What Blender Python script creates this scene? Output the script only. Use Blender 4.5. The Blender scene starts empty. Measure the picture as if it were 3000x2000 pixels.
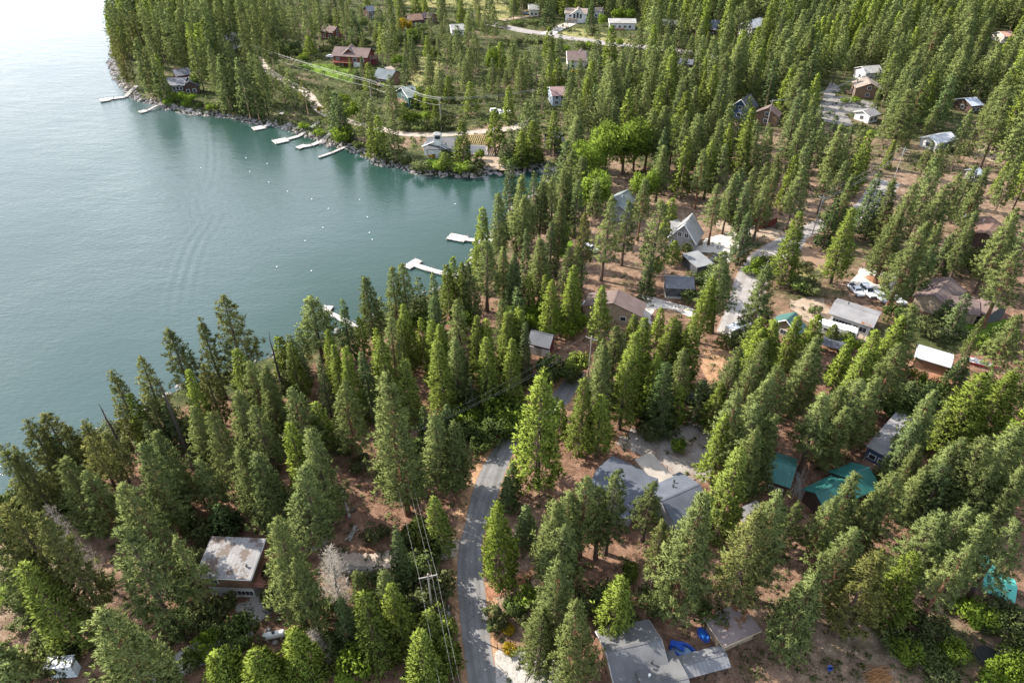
import bpy, bmesh, math, random
import numpy as np
from mathutils import Vector, Matrix
from mathutils.geometry import tessellate_polygon
R = math.radians
rng = np.random.default_rng(11)
random.seed(5)
SC = bpy.context.scene
COL = SC.collection
CAMZ = 100.0
TH = R(37.0)
CT, ST = math.cos(TH), math.sin(TH)
FPX = 2000.0          # focal length in pixels of the 3000 x 2000 photograph
WZ = -1.2             # lake level, the land lies at z = 0

def at(px, py, z=0.0):
    """photograph pixel -> point of the place at height z"""
    u = (px-1500)/FPX; v = (py-1000)/FPX
    t = (CAMZ-z)/(ST+v*CT)
    return Vector((u*t, (CT-v*ST)*t, z))

def proj(x, y, z=0.0):
    d = y*CT-(z-CAMZ)*ST
    h = y*ST+(z-CAMZ)*CT
    return 1500+FPX*x/d, 1000-FPX*h/d, d

# ---------------------------------------------------------------- camera
cam = bpy.data.cameras.new('camera'); cam.lens = 24; cam.sensor_width = 36
cam.clip_start = 1; cam.clip_end = 12000
co = bpy.data.objects.new('camera', cam); COL.objects.link(co)
co.location = (0, 0, CAMZ); co.rotation_euler = (R(90)-TH, 0, 0)
SC.camera = co

# ---------------------------------------------------------------- tags
def tag(o, label=None, cat=None, group=None, kind=None):
    if label: o['label'] = label
    if cat: o['category'] = cat
    if group: o['group'] = group
    if kind: o['kind'] = kind
    return o

def empty(name, loc, rz=0.0):
    o = bpy.data.objects.new(name, None); COL.objects.link(o)
    o.location = loc; o.rotation_euler = (0, 0, rz); o.empty_display_size = 0.3
    return o

LAND = []     # landmarks for the tree labels: (short phrase, px, py)
CLEAR = []    # (x0, y0, x1, y1, depth) pixel boxes of houses the filling trees keep clear of
NOGO = []     # (x, y, r) circles where no tree stands

# ---------------------------------------------------------------- mesh helpers
class MB:
    def __init__(s): s.v = []; s.f = []
    def add(s, vs, fs):
        b = len(s.v); s.v += [tuple(v) for v in vs]; s.f += [tuple(i+b for i in f) for f in fs]; return s
    def box(s, c, size, rz=0.0, taper=1.0):
        x, y, z = size[0]/2, size[1]/2, size[2]/2
        ca, sa = math.cos(rz), math.sin(rz)
        vs = []
        for k, (sx, sy, sz) in enumerate([(-1,-1,-1),(1,-1,-1),(1,1,-1),(-1,1,-1),(-1,-1,1),(1,-1,1),(1,1,1),(-1,1,1)]):
            t = taper if sz > 0 else 1
            a, b = sx*x*t, sy*y*t
            vs.append((c[0]+a*ca-b*sa, c[1]+a*sa+b*ca, c[2]+sz*z))
        return s.add(vs, [(0,3,2,1),(4,5,6,7),(0,1,5,4),(1,2,6,5),(2,3,7,6),(3,0,4,7)])
    def bar(s, a, b, r0, r1=None, n=6):
        r1 = r0 if r1 is None else r1
        a = Vector(a); b = Vector(b); d = (b-a).normalized()
        p = d.cross(Vector((0,0,1)) if abs(d.z) < .9 else Vector((1,0,0))).normalized(); q = d.cross(p)
        vs = []
        for c, r in ((a, r0), (b, r1)):
            for k in range(n):
                t = 2*math.pi*k/n; vs.append(c+p*(r*math.cos(t))+q*(r*math.sin(t)))
        fs = [(k, (k+1) % n, n+(k+1) % n, n+k) for k in range(n)]
        fs += [tuple(range(n-1, -1, -1)), tuple(range(n, 2*n))]
        return s.add(vs, fs)
    def path(s, pts, r, n=6):
        for a, b in zip(pts[:-1], pts[1:]): s.bar(a, b, r, r, n)
        return s
    def lathe(s, c, prof, n=12, ax='z', rz=0.0):
        vs = []
        for (r, h) in prof:
            for k in range(n):
                t = 2*math.pi*k/n
                if ax == 'z': p = (r*math.cos(t), r*math.sin(t), h)
                else: p = (h, r*math.cos(t), r*math.sin(t))
                ca, sa = math.cos(rz), math.sin(rz)
                vs.append((c[0]+p[0]*ca-p[1]*sa, c[1]+p[0]*sa+p[1]*ca, c[2]+p[2]))
        fs = []
        for j in range(len(prof)-1):
            for k in range(n):
                a = j*n+k; b = j*n+(k+1) % n; fs.append((a, b, b+n, a+n))
        fs.append(tuple(range(n-1, -1, -1))); fs.append(tuple((len(prof)-1)*n+k for k in range(n)))
        return s.add(vs, fs)
    def build(s, name, m, parent=None, smooth=False, loc=None):
        me = bpy.data.meshes.new(name); me.from_pydata(s.v, [], s.f)
        if smooth:
            me.polygons.foreach_set('use_smooth', [True]*len(me.polygons))
        me.materials.append(m); me.update()
        o = bpy.data.objects.new(name, me); COL.objects.link(o)
        if parent is not None: o.parent = parent
        if loc is not None: o.location = loc
        return o

def npmesh(name, V, F, m, attrs=None, smooth=False):
    """F: (n,k) array of equal sized faces"""
    me = bpy.data.meshes.new(name)
    n, k = F.shape
    me.vertices.add(len(V)); me.vertices.foreach_set('co', np.asarray(V, np.float32).ravel())
    me.loops.add(n*k); me.loops.foreach_set('vertex_index', F.astype(np.int32).ravel())
    me.polygons.add(n); me.polygons.foreach_set('loop_start', (np.arange(n)*k).astype(np.int32))
    me.polygons.foreach_set('loop_total', np.full(n, k, np.int32))
    if smooth: me.polygons.foreach_set('use_smooth', np.ones(n, bool))
    for nm, (dom, arr) in (attrs or {}).items():
        at_ = me.attributes.new(nm, 'FLOAT', dom); at_.data.foreach_set('value', np.asarray(arr, np.float32).ravel())
    me.materials.append(m); me.update(calc_edges=True); me.validate()
    return me

def link(name, me, parent=None):
    o = bpy.data.objects.new(name, me); COL.objects.link(o)
    if parent is not None: o.parent = parent
    return o

def smoothpts(pts, n=6, closed=False):
    P = [Vector(p) for p in pts]; out = []
    N = len(P)
    rngk = range(N) if closed else range(N-1)
    for i in rngk:
        if closed: a, b, c, d = P[(i-1) % N], P[i], P[(i+1) % N], P[(i+2) % N]
        else: a, b, c, d = P[max(i-1, 0)], P[i], P[i+1], P[min(i+2, N-1)]
        for k in range(n):
            t = k/n
            out.append(0.5*((2*b)+(c-a)*t+(2*a-5*b+4*c-d)*t*t+(3*b-a-3*c+d)*t**3))
    if not closed: out.append(P[-1])
    return out

# ---------------------------------------------------------------- materials
def new(name):
    m = bpy.data.materials.new(name); m.use_nodes = True
    nt = m.node_tree; nt.nodes.clear()
    out = nt.nodes.new('ShaderNodeOutputMaterial')
    return m, nt, out
def nd(nt, t, **kw):
    n = nt.nodes.new(t)
    for k, v in kw.items():
        if k.startswith('i_'):
            n.inputs[k[2:].replace('_', ' ')].default_value = v
        else: setattr(n, k, v)
    return n
def ramp(nt, src, stops, interp='LINEAR'):
    r = nt.nodes.new('ShaderNodeValToRGB'); r.color_ramp.interpolation = interp
    e = r.color_ramp.elements
    while len(e) < len(stops): e.new(0.5)
    for el, (p, c) in zip(e, stops):
        el.position = p; el.color = (*c, 1) if len(c) == 3 else c
    nt.links.new(src, r.inputs[0]); return r.outputs[0]
def mix(nt, fac, a, b, mode='MIX'):
    m = nt.nodes.new('ShaderNodeMix'); m.data_type = 'RGBA'; m.blend_type = mode
    for s, v in ((m.inputs[0], fac), (m.inputs[6], a), (m.inputs[7], b)):
        if isinstance(v, (int, float)): s.default_value = v
        elif isinstance(v, tuple): s.default_value = (*v, 1)
        else: nt.links.new(v, s)
    return m.outputs[2]
def noise(nt, vec, scale, detail=3, rough=.55):
    n = nd(nt, 'ShaderNodeTexNoise'); n.inputs['Scale'].default_value = scale
    n.inputs['Detail'].default_value = detail; n.inputs['Roughness'].default_value = rough
    if vec is not None: nt.links.new(vec, n.inputs['Vector'])
    return n.outputs['Fac']
def geo(nt): return nt.nodes.new('ShaderNodeNewGeometry').outputs['Position']
def math_(nt, op, a, b=None):
    n = nt.nodes.new('ShaderNodeMath'); n.operation = op
    for s, v in ((n.inputs[0], a), (n.inputs[1], b)):
        if v is None: continue
        if isinstance(v, (int, float)): s.default_value = v
        else: nt.links.new(v, s)
    return n.outputs[0]
def attr(nt, name):
    a = nt.nodes.new('ShaderNodeAttribute'); a.attribute_name = name; return a.outputs['Fac']
def principled(nt, out, col, rough=.8, metal=0.0, bump=None, bstr=.4, bdist=.1, spec=.3):
    p = nt.nodes.new('ShaderNodeBsdfPrincipled')
    if isinstance(col, tuple): p.inputs['Base Color'].default_value = (*col, 1)
    else: nt.links.new(col, p.inputs['Base Color'])
    p.inputs['Roughness'].default_value = rough; p.inputs['Metallic'].default_value = metal
    p.inputs['Specular IOR Level'].default_value = spec
    if bump is not None:
        b = nt.nodes.new('ShaderNodeBump'); b.inputs['Strength'].default_value = bstr; b.inputs['Distance'].default_value = bdist
        nt.links.new(bump, b.inputs['Height']); nt.links.new(b.outputs[0], p.inputs['Normal'])
    nt.links.new(p.outputs[0], out.inputs[0]); return p

_mc = {}
def flat(name, col, rough=.7, var=.25, scale=1.5, metal=0.0, spec=.3):
    """painted or plain surface with uneven wear"""
    key = (name,)
    if key in _mc: return _mc[key]
    m, nt, out = new(name); g = geo(nt)
    n = noise(nt, g, scale, 4); n2 = noise(nt, g, scale*7, 2)
    f = math_(nt, 'MULTIPLY', n, n2)
    c = ramp(nt, f, [(.12, tuple(x*(1-var) for x in col)), (.42, tuple(min(1, x*(1+var*.6)) for x in col))])
    principled(nt, out, c, rough, metal, n2, .25, .05, spec)
    _mc[key] = m; return m

def siding(name, col, vertical=False):
    key = (name,)
    if key in _mc: return _mc[key]
    m, nt, out = new(name); g = geo(nt)
    sp = nt.nodes.new('ShaderNodeSeparateXYZ'); nt.links.new(g, sp.inputs[0])
    if vertical: src = math_(nt, 'ADD', sp.outputs[0], math_(nt, 'MULTIPLY', sp.outputs[1], .83))
    else: src = sp.outputs[2]
    st = math_(nt, 'FRACT', math_(nt, 'MULTIPLY', src, 4.2 if not vertical else 3.0))
    gap = math_(nt, 'LESS_THAN', st, .14)
    n = noise(nt, g, 1.3, 4)
    c = ramp(nt, n, [(.3, tuple(x*.78 for x in col)), (.7, tuple(min(1, x*1.18) for x in col))])
    c = mix(nt, math_(nt, 'MULTIPLY', gap, .45), c, tuple(x*.35 for x in col))
    principled(nt, out, c, .75, 0, st, .3, .03)
    _mc[key] = m; return m

def roofing(name, col, kind='shingle', debris=.0, dcol=(.17, .085, .045)):
    key = (name,)
    if key in _mc: return _mc[key]
    m, nt, out = new(name); g = geo(nt)
    n = noise(nt, g, .35, 5); n2 = noise(nt, g, 5, 3)
    c = ramp(nt, n, [(.3, tuple(x*.78 for x in col)), (.7, tuple(min(1, x*1.18) for x in col))])
    a = nt.nodes.new('ShaderNodeAttribute'); a.attribute_name = 'run'
    if kind == 'metal':
        st = math_(nt, 'FRACT', math_(nt, 'MULTIPLY', a.outputs['Fac'], 1.6))
        rib = math_(nt, 'LESS_THAN', st, .16)
        c = mix(nt, math_(nt, 'MULTIPLY', rib, .45), c, tuple(x*.45 for x in col))
        h = rib; rough, spec = .5, .35
    else:
        a.attribute_name = 'fall'
        st = math_(nt, 'FRACT', math_(nt, 'MULTIPLY', a.outputs['Fac'], 3.2))
        rib = math_(nt, 'LESS_THAN', st, .2)
        c = mix(nt, math_(nt, 'MULTIPLY', rib, .35), c, tuple(x*.55 for x in col))
        c = mix(nt, math_(nt, 'MULTIPLY', math_(nt, 'LESS_THAN', n2, .42), .3), c, tuple(x*.6 for x in col))
        h = n2; rough, spec = .9, .15
    if debris > 0:
        nn = noise(nt, g, .33, 7, .68)
        f = ramp(nt, nn, [(.62-debris*.35, (0,0,0)), (.68-debris*.35, (1,1,1))])
        c = mix(nt, f, c, dcol)
    principled(nt, out, c, rough, 0, h, .3, .05, spec)
    _mc[key] = m; return m

def foliage(name, dark, light, trans=.3, hue2=None):
    m, nt, out = new(name)
    oi = nt.nodes.new('ShaderNodeObjectInfo')
    tv = math_(nt, 'FRACT', math_(nt, 'ADD', oi.outputs['Random'], attr(nt, 'treevar')))
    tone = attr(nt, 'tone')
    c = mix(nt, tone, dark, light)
    if hue2 is not None:
        c = mix(nt, math_(nt, 'MULTIPLY', tv, .75), c, hue2)
    k = math_(nt, 'ADD', math_(nt, 'MULTIPLY', math_(nt, 'FRACT', math_(nt, 'MULTIPLY', tv, 7.31)), .5), .76)
    kc = nt.nodes.new('ShaderNodeCombineColor')
    for i in range(3): nt.links.new(k, kc.inputs[i])
    c = mix(nt, 1.0, c, kc.outputs[0], 'MULTIPLY')
    d = nt.nodes.new('ShaderNodeBsdfDiffuse'); nt.links.new(c, d.inputs[0])
    t = nt.nodes.new('ShaderNodeBsdfTranslucent'); nt.links.new(c, t.inputs[0])
    ms = nt.nodes.new('ShaderNodeMixShader'); ms.inputs[0].default_value = trans
    nt.links.new(d.outputs[0], ms.inputs[1]); nt.links.new(t.outputs[0], ms.inputs[2])
    nt.links.new(ms.outputs[0], out.inputs[0])
    return m

FOL = {
 'P': foliage('pine_needles', (.082,.112,.042), (.225,.265,.092), .18, (.155,.18,.058)),
 'C': foliage('cedar_sprays', (.105,.16,.028), (.29,.345,.06), .22, (.16,.195,.05)),
 'F': foliage('fir_needles', (.052,.088,.036), (.15,.195,.066), .15, (.11,.13,.055)),
 'S': foliage('shore_pine_needles', (.08,.092,.03), (.225,.22,.062), .18, (.115,.14,.052)),
 'D': foliage('broad_leaves', (.11,.17,.02), (.24,.335,.05), .3, (.15,.21,.035)),
 'B': foliage('shrub_leaves', (.05,.08,.022), (.135,.18,.05), .2, (.12,.125,.06)),
 'G': foliage('dry_twigs', (.22,.19,.15), (.38,.34,.28), .1, None),
 'Y': foliage('flowering_leaves', (.30,.21,.02), (.42,.30,.03), .3, None),
}
BARK = flat('bark', (.11,.075,.055), .95, .5, 2.0)
BARK2 = flat('orange_bark', (.17,.085,.05), .95, .5, 1.2)
GREYWOOD = flat('weathered_wood', (.30,.27,.24), .9, .4, 1.5)
WHITE = flat('white_paint', (.62,.62,.60), .5, .08, .6)
GLASS = flat('window_glass', (.03,.04,.05), .08, .2, .5, 0, .6)
DARK = flat('dark_metal', (.04,.04,.042), .5, .3, 1)
RUBBER = flat('rubber', (.02,.02,.02), .9, .2, 1)
CONC = flat('concrete', (.44,.41,.38), .9, .22, .35)
WOODDECK = flat('deck_boards', (.24,.15,.10), .85, .35, 1.0)
DOCKW = flat('dock_boards', (.42,.395,.37), .8, .3, .8)
ROCK = flat('rock', (.25,.225,.20), .95, .5, .8)
WIRE = flat('wire', (.28,.275,.265), .5, .1, 1)
# ================================================================ shoreline and terrain
SHORE = [(-700,1560),(-300,1530),(0,1470),(60,1420),(150,1370),(250,1290),(320,1240),(400,1200),(480,1160),(560,1118),(650,1085),(760,1050),
 (850,1020),(960,985),(1050,945),(1130,915),(1200,880),(1290,835),(1360,775),(1400,715),(1440,670),(1500,615),(1560,560),(1590,530),(1606,502),
 (1580,492),(1540,505),(1497,512),(1446,505),(1425,513),(1360,520),(1256,516),(1205,506),(1170,492),(1101,482),(1050,452),(1008,434),
 (964,430),(947,417),(905,403),(871,393),(826,375),(740,360),(654,344),(537,334),(448,306),(396,293),(372,272),(344,244),(331,220),
 (322,180),(326,130),(338,90),(352,55),(372,20),(392,-8),(440,-60),(520,-140)]
shore = [at(x, y, WZ).xy for x, y in SHORE]
shore = [Vector((p.x, p.y, 0)) for p in smoothpts([Vector((q.x, q.y, 0)) for q in shore], 4)]
jr = np.random.default_rng(3)
shore = [Vector((p.x+jr.normal(0,.35), p.y+jr.normal(0,.35), 0)) for p in shore]
landpoly = [(p.x, p.y) for p in shore]
landpoly += [(-60, 1500), (-60, 6000), (6000, 6000), (6000, -400), (-600, -400), (-600, 10)]
LP = np.array(landpoly)

def inside(px, py, poly):
    poly = np.asarray(poly); n = len(poly)
    px = np.asarray(px); py = np.asarray(py); r = np.zeros(px.shape, bool)
    j = n-1
    for i in range(n):
        xi, yi = poly[i]; xj, yj = poly[j]
        c = ((yi > py) != (yj > py)) & (px < (xj-xi)*(py-yi)/((yj-yi) if yj != yi else 1e-9)+xi)
        r ^= c; j = i
    return r
SH = np.array([(p.x, p.y) for p in shore])
def sdist(x, y):
    """distance to the shoreline, positive on land"""
    x = np.asarray(x, float); y = np.asarray(y, float); best = np.full(x.shape, 1e9)
    for a, b in zip(SH[:-1], SH[1:]):
        d = b-a; L = d@d
        t = np.clip(((x-a[0])*d[0]+(y-a[1])*d[1])/L, 0, 1)
        best = np.minimum(best, (x-a[0]-t*d[0])**2+(y-a[1]-t*d[1])**2)
    return np.sqrt(best)*np.where(inside(x, y, LP), 1, -1)

def axis(lo, hi, step, far):
    a = list(np.arange(lo, hi+.1, step)); s = step
    while a[-1] < far: s *= 1.5; a.append(a[-1]+s)
    s = step
    while a[0] > -far: s *= 1.5; a.insert(0, a[0]-s)
    return np.array(a)
def grid(xs, ys):
    X, Y = np.meshgrid(xs, ys); nx, ny = len(xs), len(ys)
    i = np.arange((ny-1)*(nx-1)); r = i//(nx-1); c = i % (nx-1); a = r*nx+c
    return X, Y, np.stack([a, a+1, a+1+nx, a+nx], 1)

X, Y, F = grid(axis(-260, 420, 2.2, 5000), axis(20, 640, 2.2, 5000))
sd = sdist(X, Y)
t = np.clip(sd/3.2, 0, 1); Z = WZ-.25+(0-WZ+.25)*t*t*(3-2*t)
Z = np.where(sd < 0, np.maximum(WZ-.25+sd*.35, -7), Z)
PXg = 1500+FPX*X/np.maximum(Y*CT+CAMZ*ST, 20); PYg = 1000-FPX*(Y*ST-CAMZ*CT)/np.maximum(Y*CT+CAMZ*ST, 20)
def blob(cx, cy, rx, ry): return np.exp(-(((PXg-cx)/rx)**2+((PYg-cy)/ry)**2))
green = np.clip((640-PYg)/330, 0, 1)*.62
green = np.maximum(green, blob(2800, 980, 200, 90)*.7)
green = np.maximum(green, blob(2750, 1900, 250, 80)*.55)
green = np.maximum(green, blob(1250, 470, 170, 30)*1.0)
green = np.maximum(green, blob(100, 1700, 160, 160)*.5)
green = np.maximum(green, blob(1600, 940, 110, 50)*.8)
green = np.maximum(green, blob(1150, 150, 330, 120)*.6)
green = np.maximum(green, blob(2400, 800, 620, 260)*.38)
green = np.maximum(green, np.clip((16-sd)/14, 0, 1)*.85)
tan = np.maximum(blob(2600, 1880, 420, 160), blob(80, 1720, 250, 170)); tan = np.maximum(tan, blob(1480, 1700, 130, 200)*.75)
tan = np.maximum(tan, np.clip((1050-PYg)/450, 0, 1)*.62)

m, nt, out = new('forest_floor'); g = geo(nt)
n1 = noise(nt, g, .07, 6, .6); n2 = noise(nt, g, .5, 6, .65); n3 = noise(nt, g, 3.5, 4, .7)
soil = ramp(nt, n2, [(.30, (.07,.042,.029)), (.47, (.16,.092,.062)), (.62, (.235,.145,.10)), (.75, (.32,.225,.16))])
tanc = ramp(nt, n2, [(.30, (.11,.08,.055)), (.5, (.205,.155,.11)), (.7, (.33,.26,.19))])
grassc = ramp(nt, n2, [(.3, (.024,.034,.012)), (.5, (.048,.06,.021)), (.74, (.15,.13,.06))])
c = mix(nt, attr(nt, 'tan'), soil, tanc)
gm = math_(nt, 'ADD', attr(nt, 'green'), math_(nt, 'MULTIPLY', math_(nt, 'SUBTRACT', n1, .5), 1.6))
gm = math_(nt, 'ADD', gm, math_(nt, 'MULTIPLY', math_(nt, 'SUBTRACT', n3, .5), .5))
gmr = ramp(nt, gm, [(.25, (0,0,0)), (.55, (1,1,1))])
c = mix(nt, gmr, c, grassc)
spk = ramp(nt, n3, [(.32, (.55,.5,.45)), (.5, (1,1,1)), (.68, (1.25,1.2,1.15))])
c = mix(nt, 1.0, c, spk, 'MULTIPLY')
wet = ramp(nt, attr(nt, 'shore'), [(.0, (.35,.35,.35)), (1, (1,1,1))])
c = mix(nt, 1.0, c, wet, 'MULTIPLY')
principled(nt, out, c, .95, 0, n3, .6, .25, .1)
V = np.stack([X.ravel(), Y.ravel(), Z.ravel()], 1)
me = npmesh('ground', V, F, m, {'green': ('POINT', green), 'tan': ('POINT', tan), 'shore': ('POINT', np.clip((Z.ravel()-WZ)/.7, 0, 1))}, True)
tag(link('ground', me), 'brown forest floor of soil and needles between the trees', 'ground', kind='structure')

# ---------------------------------------------------------------- the lake
WAKE = smoothpts([Vector((*at(x, y, WZ).xy, 0)) for x, y in [(603,372),(606,430),(604,490),(592,540),(576,590),(588,620),(622,625),(612,660),(583,700),(560,750),(545,800),(530,860),(522,930)]], 8)
WK = np.array([(p.x, p.y) for p in WAKE])
wx = axis(-420, 140, 2.5, 4500); wy = axis(20, 760, 2.5, 4500)
X, Y, F = grid(wx, wy)
bd = np.full(X.shape, 1e9); sg = np.zeros(X.shape); al = np.zeros(X.shape)
for i, (a, b) in enumerate(zip(WK[:-1], WK[1:])):
    d = b-a; L = max(d@d, 1e-9)
    tt = np.clip(((X-a[0])*d[0]+(Y-a[1])*d[1])/L, 0, 1)
    q = (X-a[0]-tt*d[0])**2+(Y-a[1]-tt*d[1])**2
    s = ((X-a[0])*d[1]-(Y-a[1])*d[0])/math.sqrt(L)
    k = q < bd; bd = np.where(k, q, bd); sg = np.where(k, s, sg); al = np.where(k, i/len(WK), al)
bd = np.sqrt(bd)
off = np.clip(np.maximum(-sdist(X, Y)/75, (-X-35)/60*(Y < 190)+(-X-120)/60*(Y >= 190)), 0, 1)  # left water counted as offshore: silver sky sheen put into its base colour
wm = np.exp(-(bd/4.6)**2)*np.clip(np.minimum(al*8, (1-al)*6), 0, 1)
m, nt, out = new('lake_water'); g = geo(nt)
mp = nt.nodes.new('ShaderNodeMapping'); mp.inputs['Rotation'].default_value = (0, 0, R(25)); mp.inputs['Scale'].default_value = (1, 2.2, 1)
nt.links.new(g, mp.inputs['Vector'])
w1 = noise(nt, mp.outputs[0], .55, 4, .6); w2 = noise(nt, mp.outputs[0], .09, 3, .5); w3 = noise(nt, g, .012, 3, .5)
wk = math_(nt, 'MULTIPLY', math_(nt, 'SINE', math_(nt, 'MULTIPLY', attr(nt, 'lateral'), 2.1)), attr(nt, 'wake'))
calm = ramp(nt, w3, [(.38, (.45,.45,.45)), (.62, (1,1,1))])
h = math_(nt, 'ADD', math_(nt, 'MULTIPLY', w1, .62), math_(nt, 'MULTIPLY', w2, .8))
h = math_(nt, 'MULTIPLY', math_(nt, 'MULTIPLY', h, calm), ramp(nt, attr(nt, 'off'), [(0, (.3,.3,.3)), (.8, (1,1,1))]))
h = math_(nt, 'ADD', h, math_(nt, 'MULTIPLY', wk, .12))
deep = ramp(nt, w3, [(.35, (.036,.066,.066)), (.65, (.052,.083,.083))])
deep = mix(nt, ramp(nt, attr(nt, 'off'), [(.02, (0,0,0)), (.75, (1,1,1))]), (.016,.042,.033), deep)  # green shallows, base also darkened by the banks so tree reflections show
p = principled(nt, out, deep, .07, 0, h, .85, .42, .5)
nt.links.new(math_(nt, 'MULTIPLY', ramp(nt, w3, [(.35, (.03,.03,.03)), (.65, (.08,.08,.08))]), ramp(nt, attr(nt, 'off'), [(0, (.4,.4,.4)), (.8, (1,1,1))])), p.inputs['Roughness'])
p.inputs['IOR'].default_value = 1.33
V = np.stack([X.ravel(), Y.ravel(), np.full(X.size, WZ)], 1)
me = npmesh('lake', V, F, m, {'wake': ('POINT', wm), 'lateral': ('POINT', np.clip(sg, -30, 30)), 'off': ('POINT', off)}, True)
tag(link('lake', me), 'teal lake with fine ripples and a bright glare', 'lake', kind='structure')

# ---------------------------------------------------------------- sheets on the ground
_lay = [0]
def sheet(name, pts, m, label, cat, z=.03, smooth=5, rag=.25):
    P = [at(x, y, 0) for x, y in pts]
    if smooth: P = smoothpts(P, smooth, True)
    r = random.Random(len(pts)*7+int(pts[0][0]))
    P = [Vector((p.x+r.gauss(0, rag), p.y+r.gauss(0, rag), z)) for p in P]
    tri = tessellate_polygon([P])
    me = bpy.data.meshes.new(name); me.from_pydata([tuple(p) for p in P], [], [t if (P[t[1]]-P[t[0]]).cross(P[t[2]]-P[t[0]]).z > 0 else tuple(reversed(t)) for t in tri])
    me.materials.append(m); me.update()
    o = link(name, me); tag(o, label, cat, kind='structure')
    return o
ROADP = []
def strip(name, left, right, m, label, cat, z=.045, n=8, rag=0.0):
    big = cat == 'road'
    L = smoothpts([at(x, y, 0) for x, y in left], n); Rr = smoothpts([at(x, y, 0) for x, y in right], n)
    r = random.Random(len(left))
    vs, ac, ln = [], [], []; K = 6; run = 0
    for i, (a, b) in enumerate(zip(L, Rr)):
        if i: run += ((a+b)/2-(L[i-1]+Rr[i-1])/2).length
        if big: ROADP.append(((a.x+b.x)/2, (a.y+b.y)/2, (a-b).length/2))
        ja, jb = r.gauss(0, rag), r.gauss(0, rag)
        for k in range(K+1):
            t = k/K; q = a.lerp(b, t)
            if k == 0: q = q+(a-b).normalized()*ja
            if k == K: q = q+(b-a).normalized()*jb
            vs.append((q.x, q.y, z)); ac.append(t); ln.append(run)
    fs = []
    for i in range(len(L)-1):
        for k in range(K):
            a = i*(K+1)+k; f = (a, a+1, a+K+2, a+K+1)
            fs.append(f)
    V = np.array(vs); Fq = np.array(fs)
    e1 = V[Fq[:, 1]]-V[Fq[:, 0]]; e2 = V[Fq[:, 2]]-V[Fq[:, 0]]
    if np.median(e1[:, 0]*e2[:, 1]-e1[:, 1]*e2[:, 0]) < 0: Fq = Fq[:, ::-1]
    me = npmesh(name, V, Fq, m, {'across': ('POINT', ac), 'along': ('POINT', ln)})
    return tag(link(name, me), label, cat, kind='structure')
def band(pts, w):
    """centre line pixels + width in metres -> left and right pixel edges"""
    P = [at(x, y, 0) for x, y in pts]; l, r_ = [], []
    for i, p in enumerate(P):
        d = (P[min(i+1, len(P)-1)]-P[max(i-1, 0)]).normalized(); nn = Vector((-d.y, d.x, 0))*w/2
        l.append(proj(*(p+nn))[:2]); r_.append(proj(*(p-nn))[:2])
    return l, r_

def asphalt(name, col, crack=True):
    m, nt, out = new(name); g = geo(nt)
    n = noise(nt, g, .3, 5); n2 = noise(nt, g, 6, 3)
    c = ramp(nt, n, [(.3, tuple(x*.78 for x in col)), (.7, tuple(x*1.22 for x in col))])
    a = attr(nt, 'across')
    w = math_(nt, 'ABSOLUTE', math_(nt, 'SUBTRACT', math_(nt, 'FRACT', math_(nt, 'MULTIPLY', a, 2)), .5))
    c = mix(nt, math_(nt, 'MULTIPLY', ramp(nt, w, [(.08, (1,1,1)), (.22, (0,0,0))]), .6), c, tuple(x*.66 for x in col))
    seam = math_(nt, 'ABSOLUTE', math_(nt, 'SUBTRACT', a, .5))
    c = mix(nt, math_(nt, 'MULTIPLY', math_(nt, 'LESS_THAN', seam, .012), .5), c, tuple(x*.5 for x in col))
    ed = math_(nt, 'ADD', math_(nt, 'ABSOLUTE', math_(nt, 'SUBTRACT', a, .5)), math_(nt, 'MULTIPLY', math_(nt, 'SUBTRACT', noise(nt, g, 1.2, 4), .5), .16))
    c = mix(nt, ramp(nt, ed, [(.455, (0,0,0)), (.49, (1,1,1))]), c, (.22,.14,.09))
    if crack:
        v = nd(nt, 'ShaderNodeTexVoronoi', feature='DISTANCE_TO_EDGE'); v.inputs['Scale'].default_value = .22
        wv = mix(nt, .25, g, noise_col(nt, g, .6)); nt.links.new(wv, v.inputs['Vector'])
        c = mix(nt, math_(nt, 'MULTIPLY', math_(nt, 'LESS_THAN', v.outputs['Distance'], .008), .55), c, tuple(x*.4 for x in col))
    litter = ramp(nt, noise(nt, g, .9, 6, .7), [(.60, (0,0,0)), (.70, (1,1,1))])
    c = mix(nt, math_(nt, 'MULTIPLY', litter, .45), c, (.25,.17,.11))
    principled(nt, out, c, .9, 0, n2, .2, .03, .2); return m
def noise_col(nt, vec, s):
    n = nd(nt, 'ShaderNodeTexNoise'); n.inputs['Scale'].default_value = s; nt.links.new(vec, n.inputs['Vector'])
    a = nt.nodes.new('ShaderNodeVectorMath'); a.operation = 'SCALE'; a.inputs['Scale'].default_value = 6; nt.links.new(n.outputs['Color'], a.inputs[0])
    b = nt.nodes.new('ShaderNodeVectorMath'); b.operation = 'ADD'; nt.links.new(vec, b.inputs[0]); nt.links.new(a.outputs[0], b.inputs[1])
    return b.outputs[0]
def soilmat(name, cols, scale=.5, cover=None):
    m, nt, out = new(name); g = geo(nt)
    n = noise(nt, g, scale, 6, .65); n3 = noise(nt, g, 3.2, 4, .7)
    c = ramp(nt, n, [(.3, cols[0]), (.5, cols[1]), (.72, cols[2])])
    c = mix(nt, 1.0, c, ramp(nt, n3, [(.3, (.62,.6,.58)), (.5, (1,1,1)), (.7, (1.2,1.18,1.15))]), 'MULTIPLY')
    principled(nt, out, c, .95, 0, n3, .5, .15, .1); return m
ASPH = asphalt('asphalt', (.165,.16,.158)); ASPH2 = asphalt('pale_asphalt', (.26,.24,.225))
DRIVE = soilmat('worn_concrete', [(.23,.21,.19), (.33,.31,.285), (.44,.41,.37)], .25)
PALE = soilmat('pale_concrete', [(.40,.365,.325), (.48,.445,.40), (.55,.51,.46)], .2)
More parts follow.
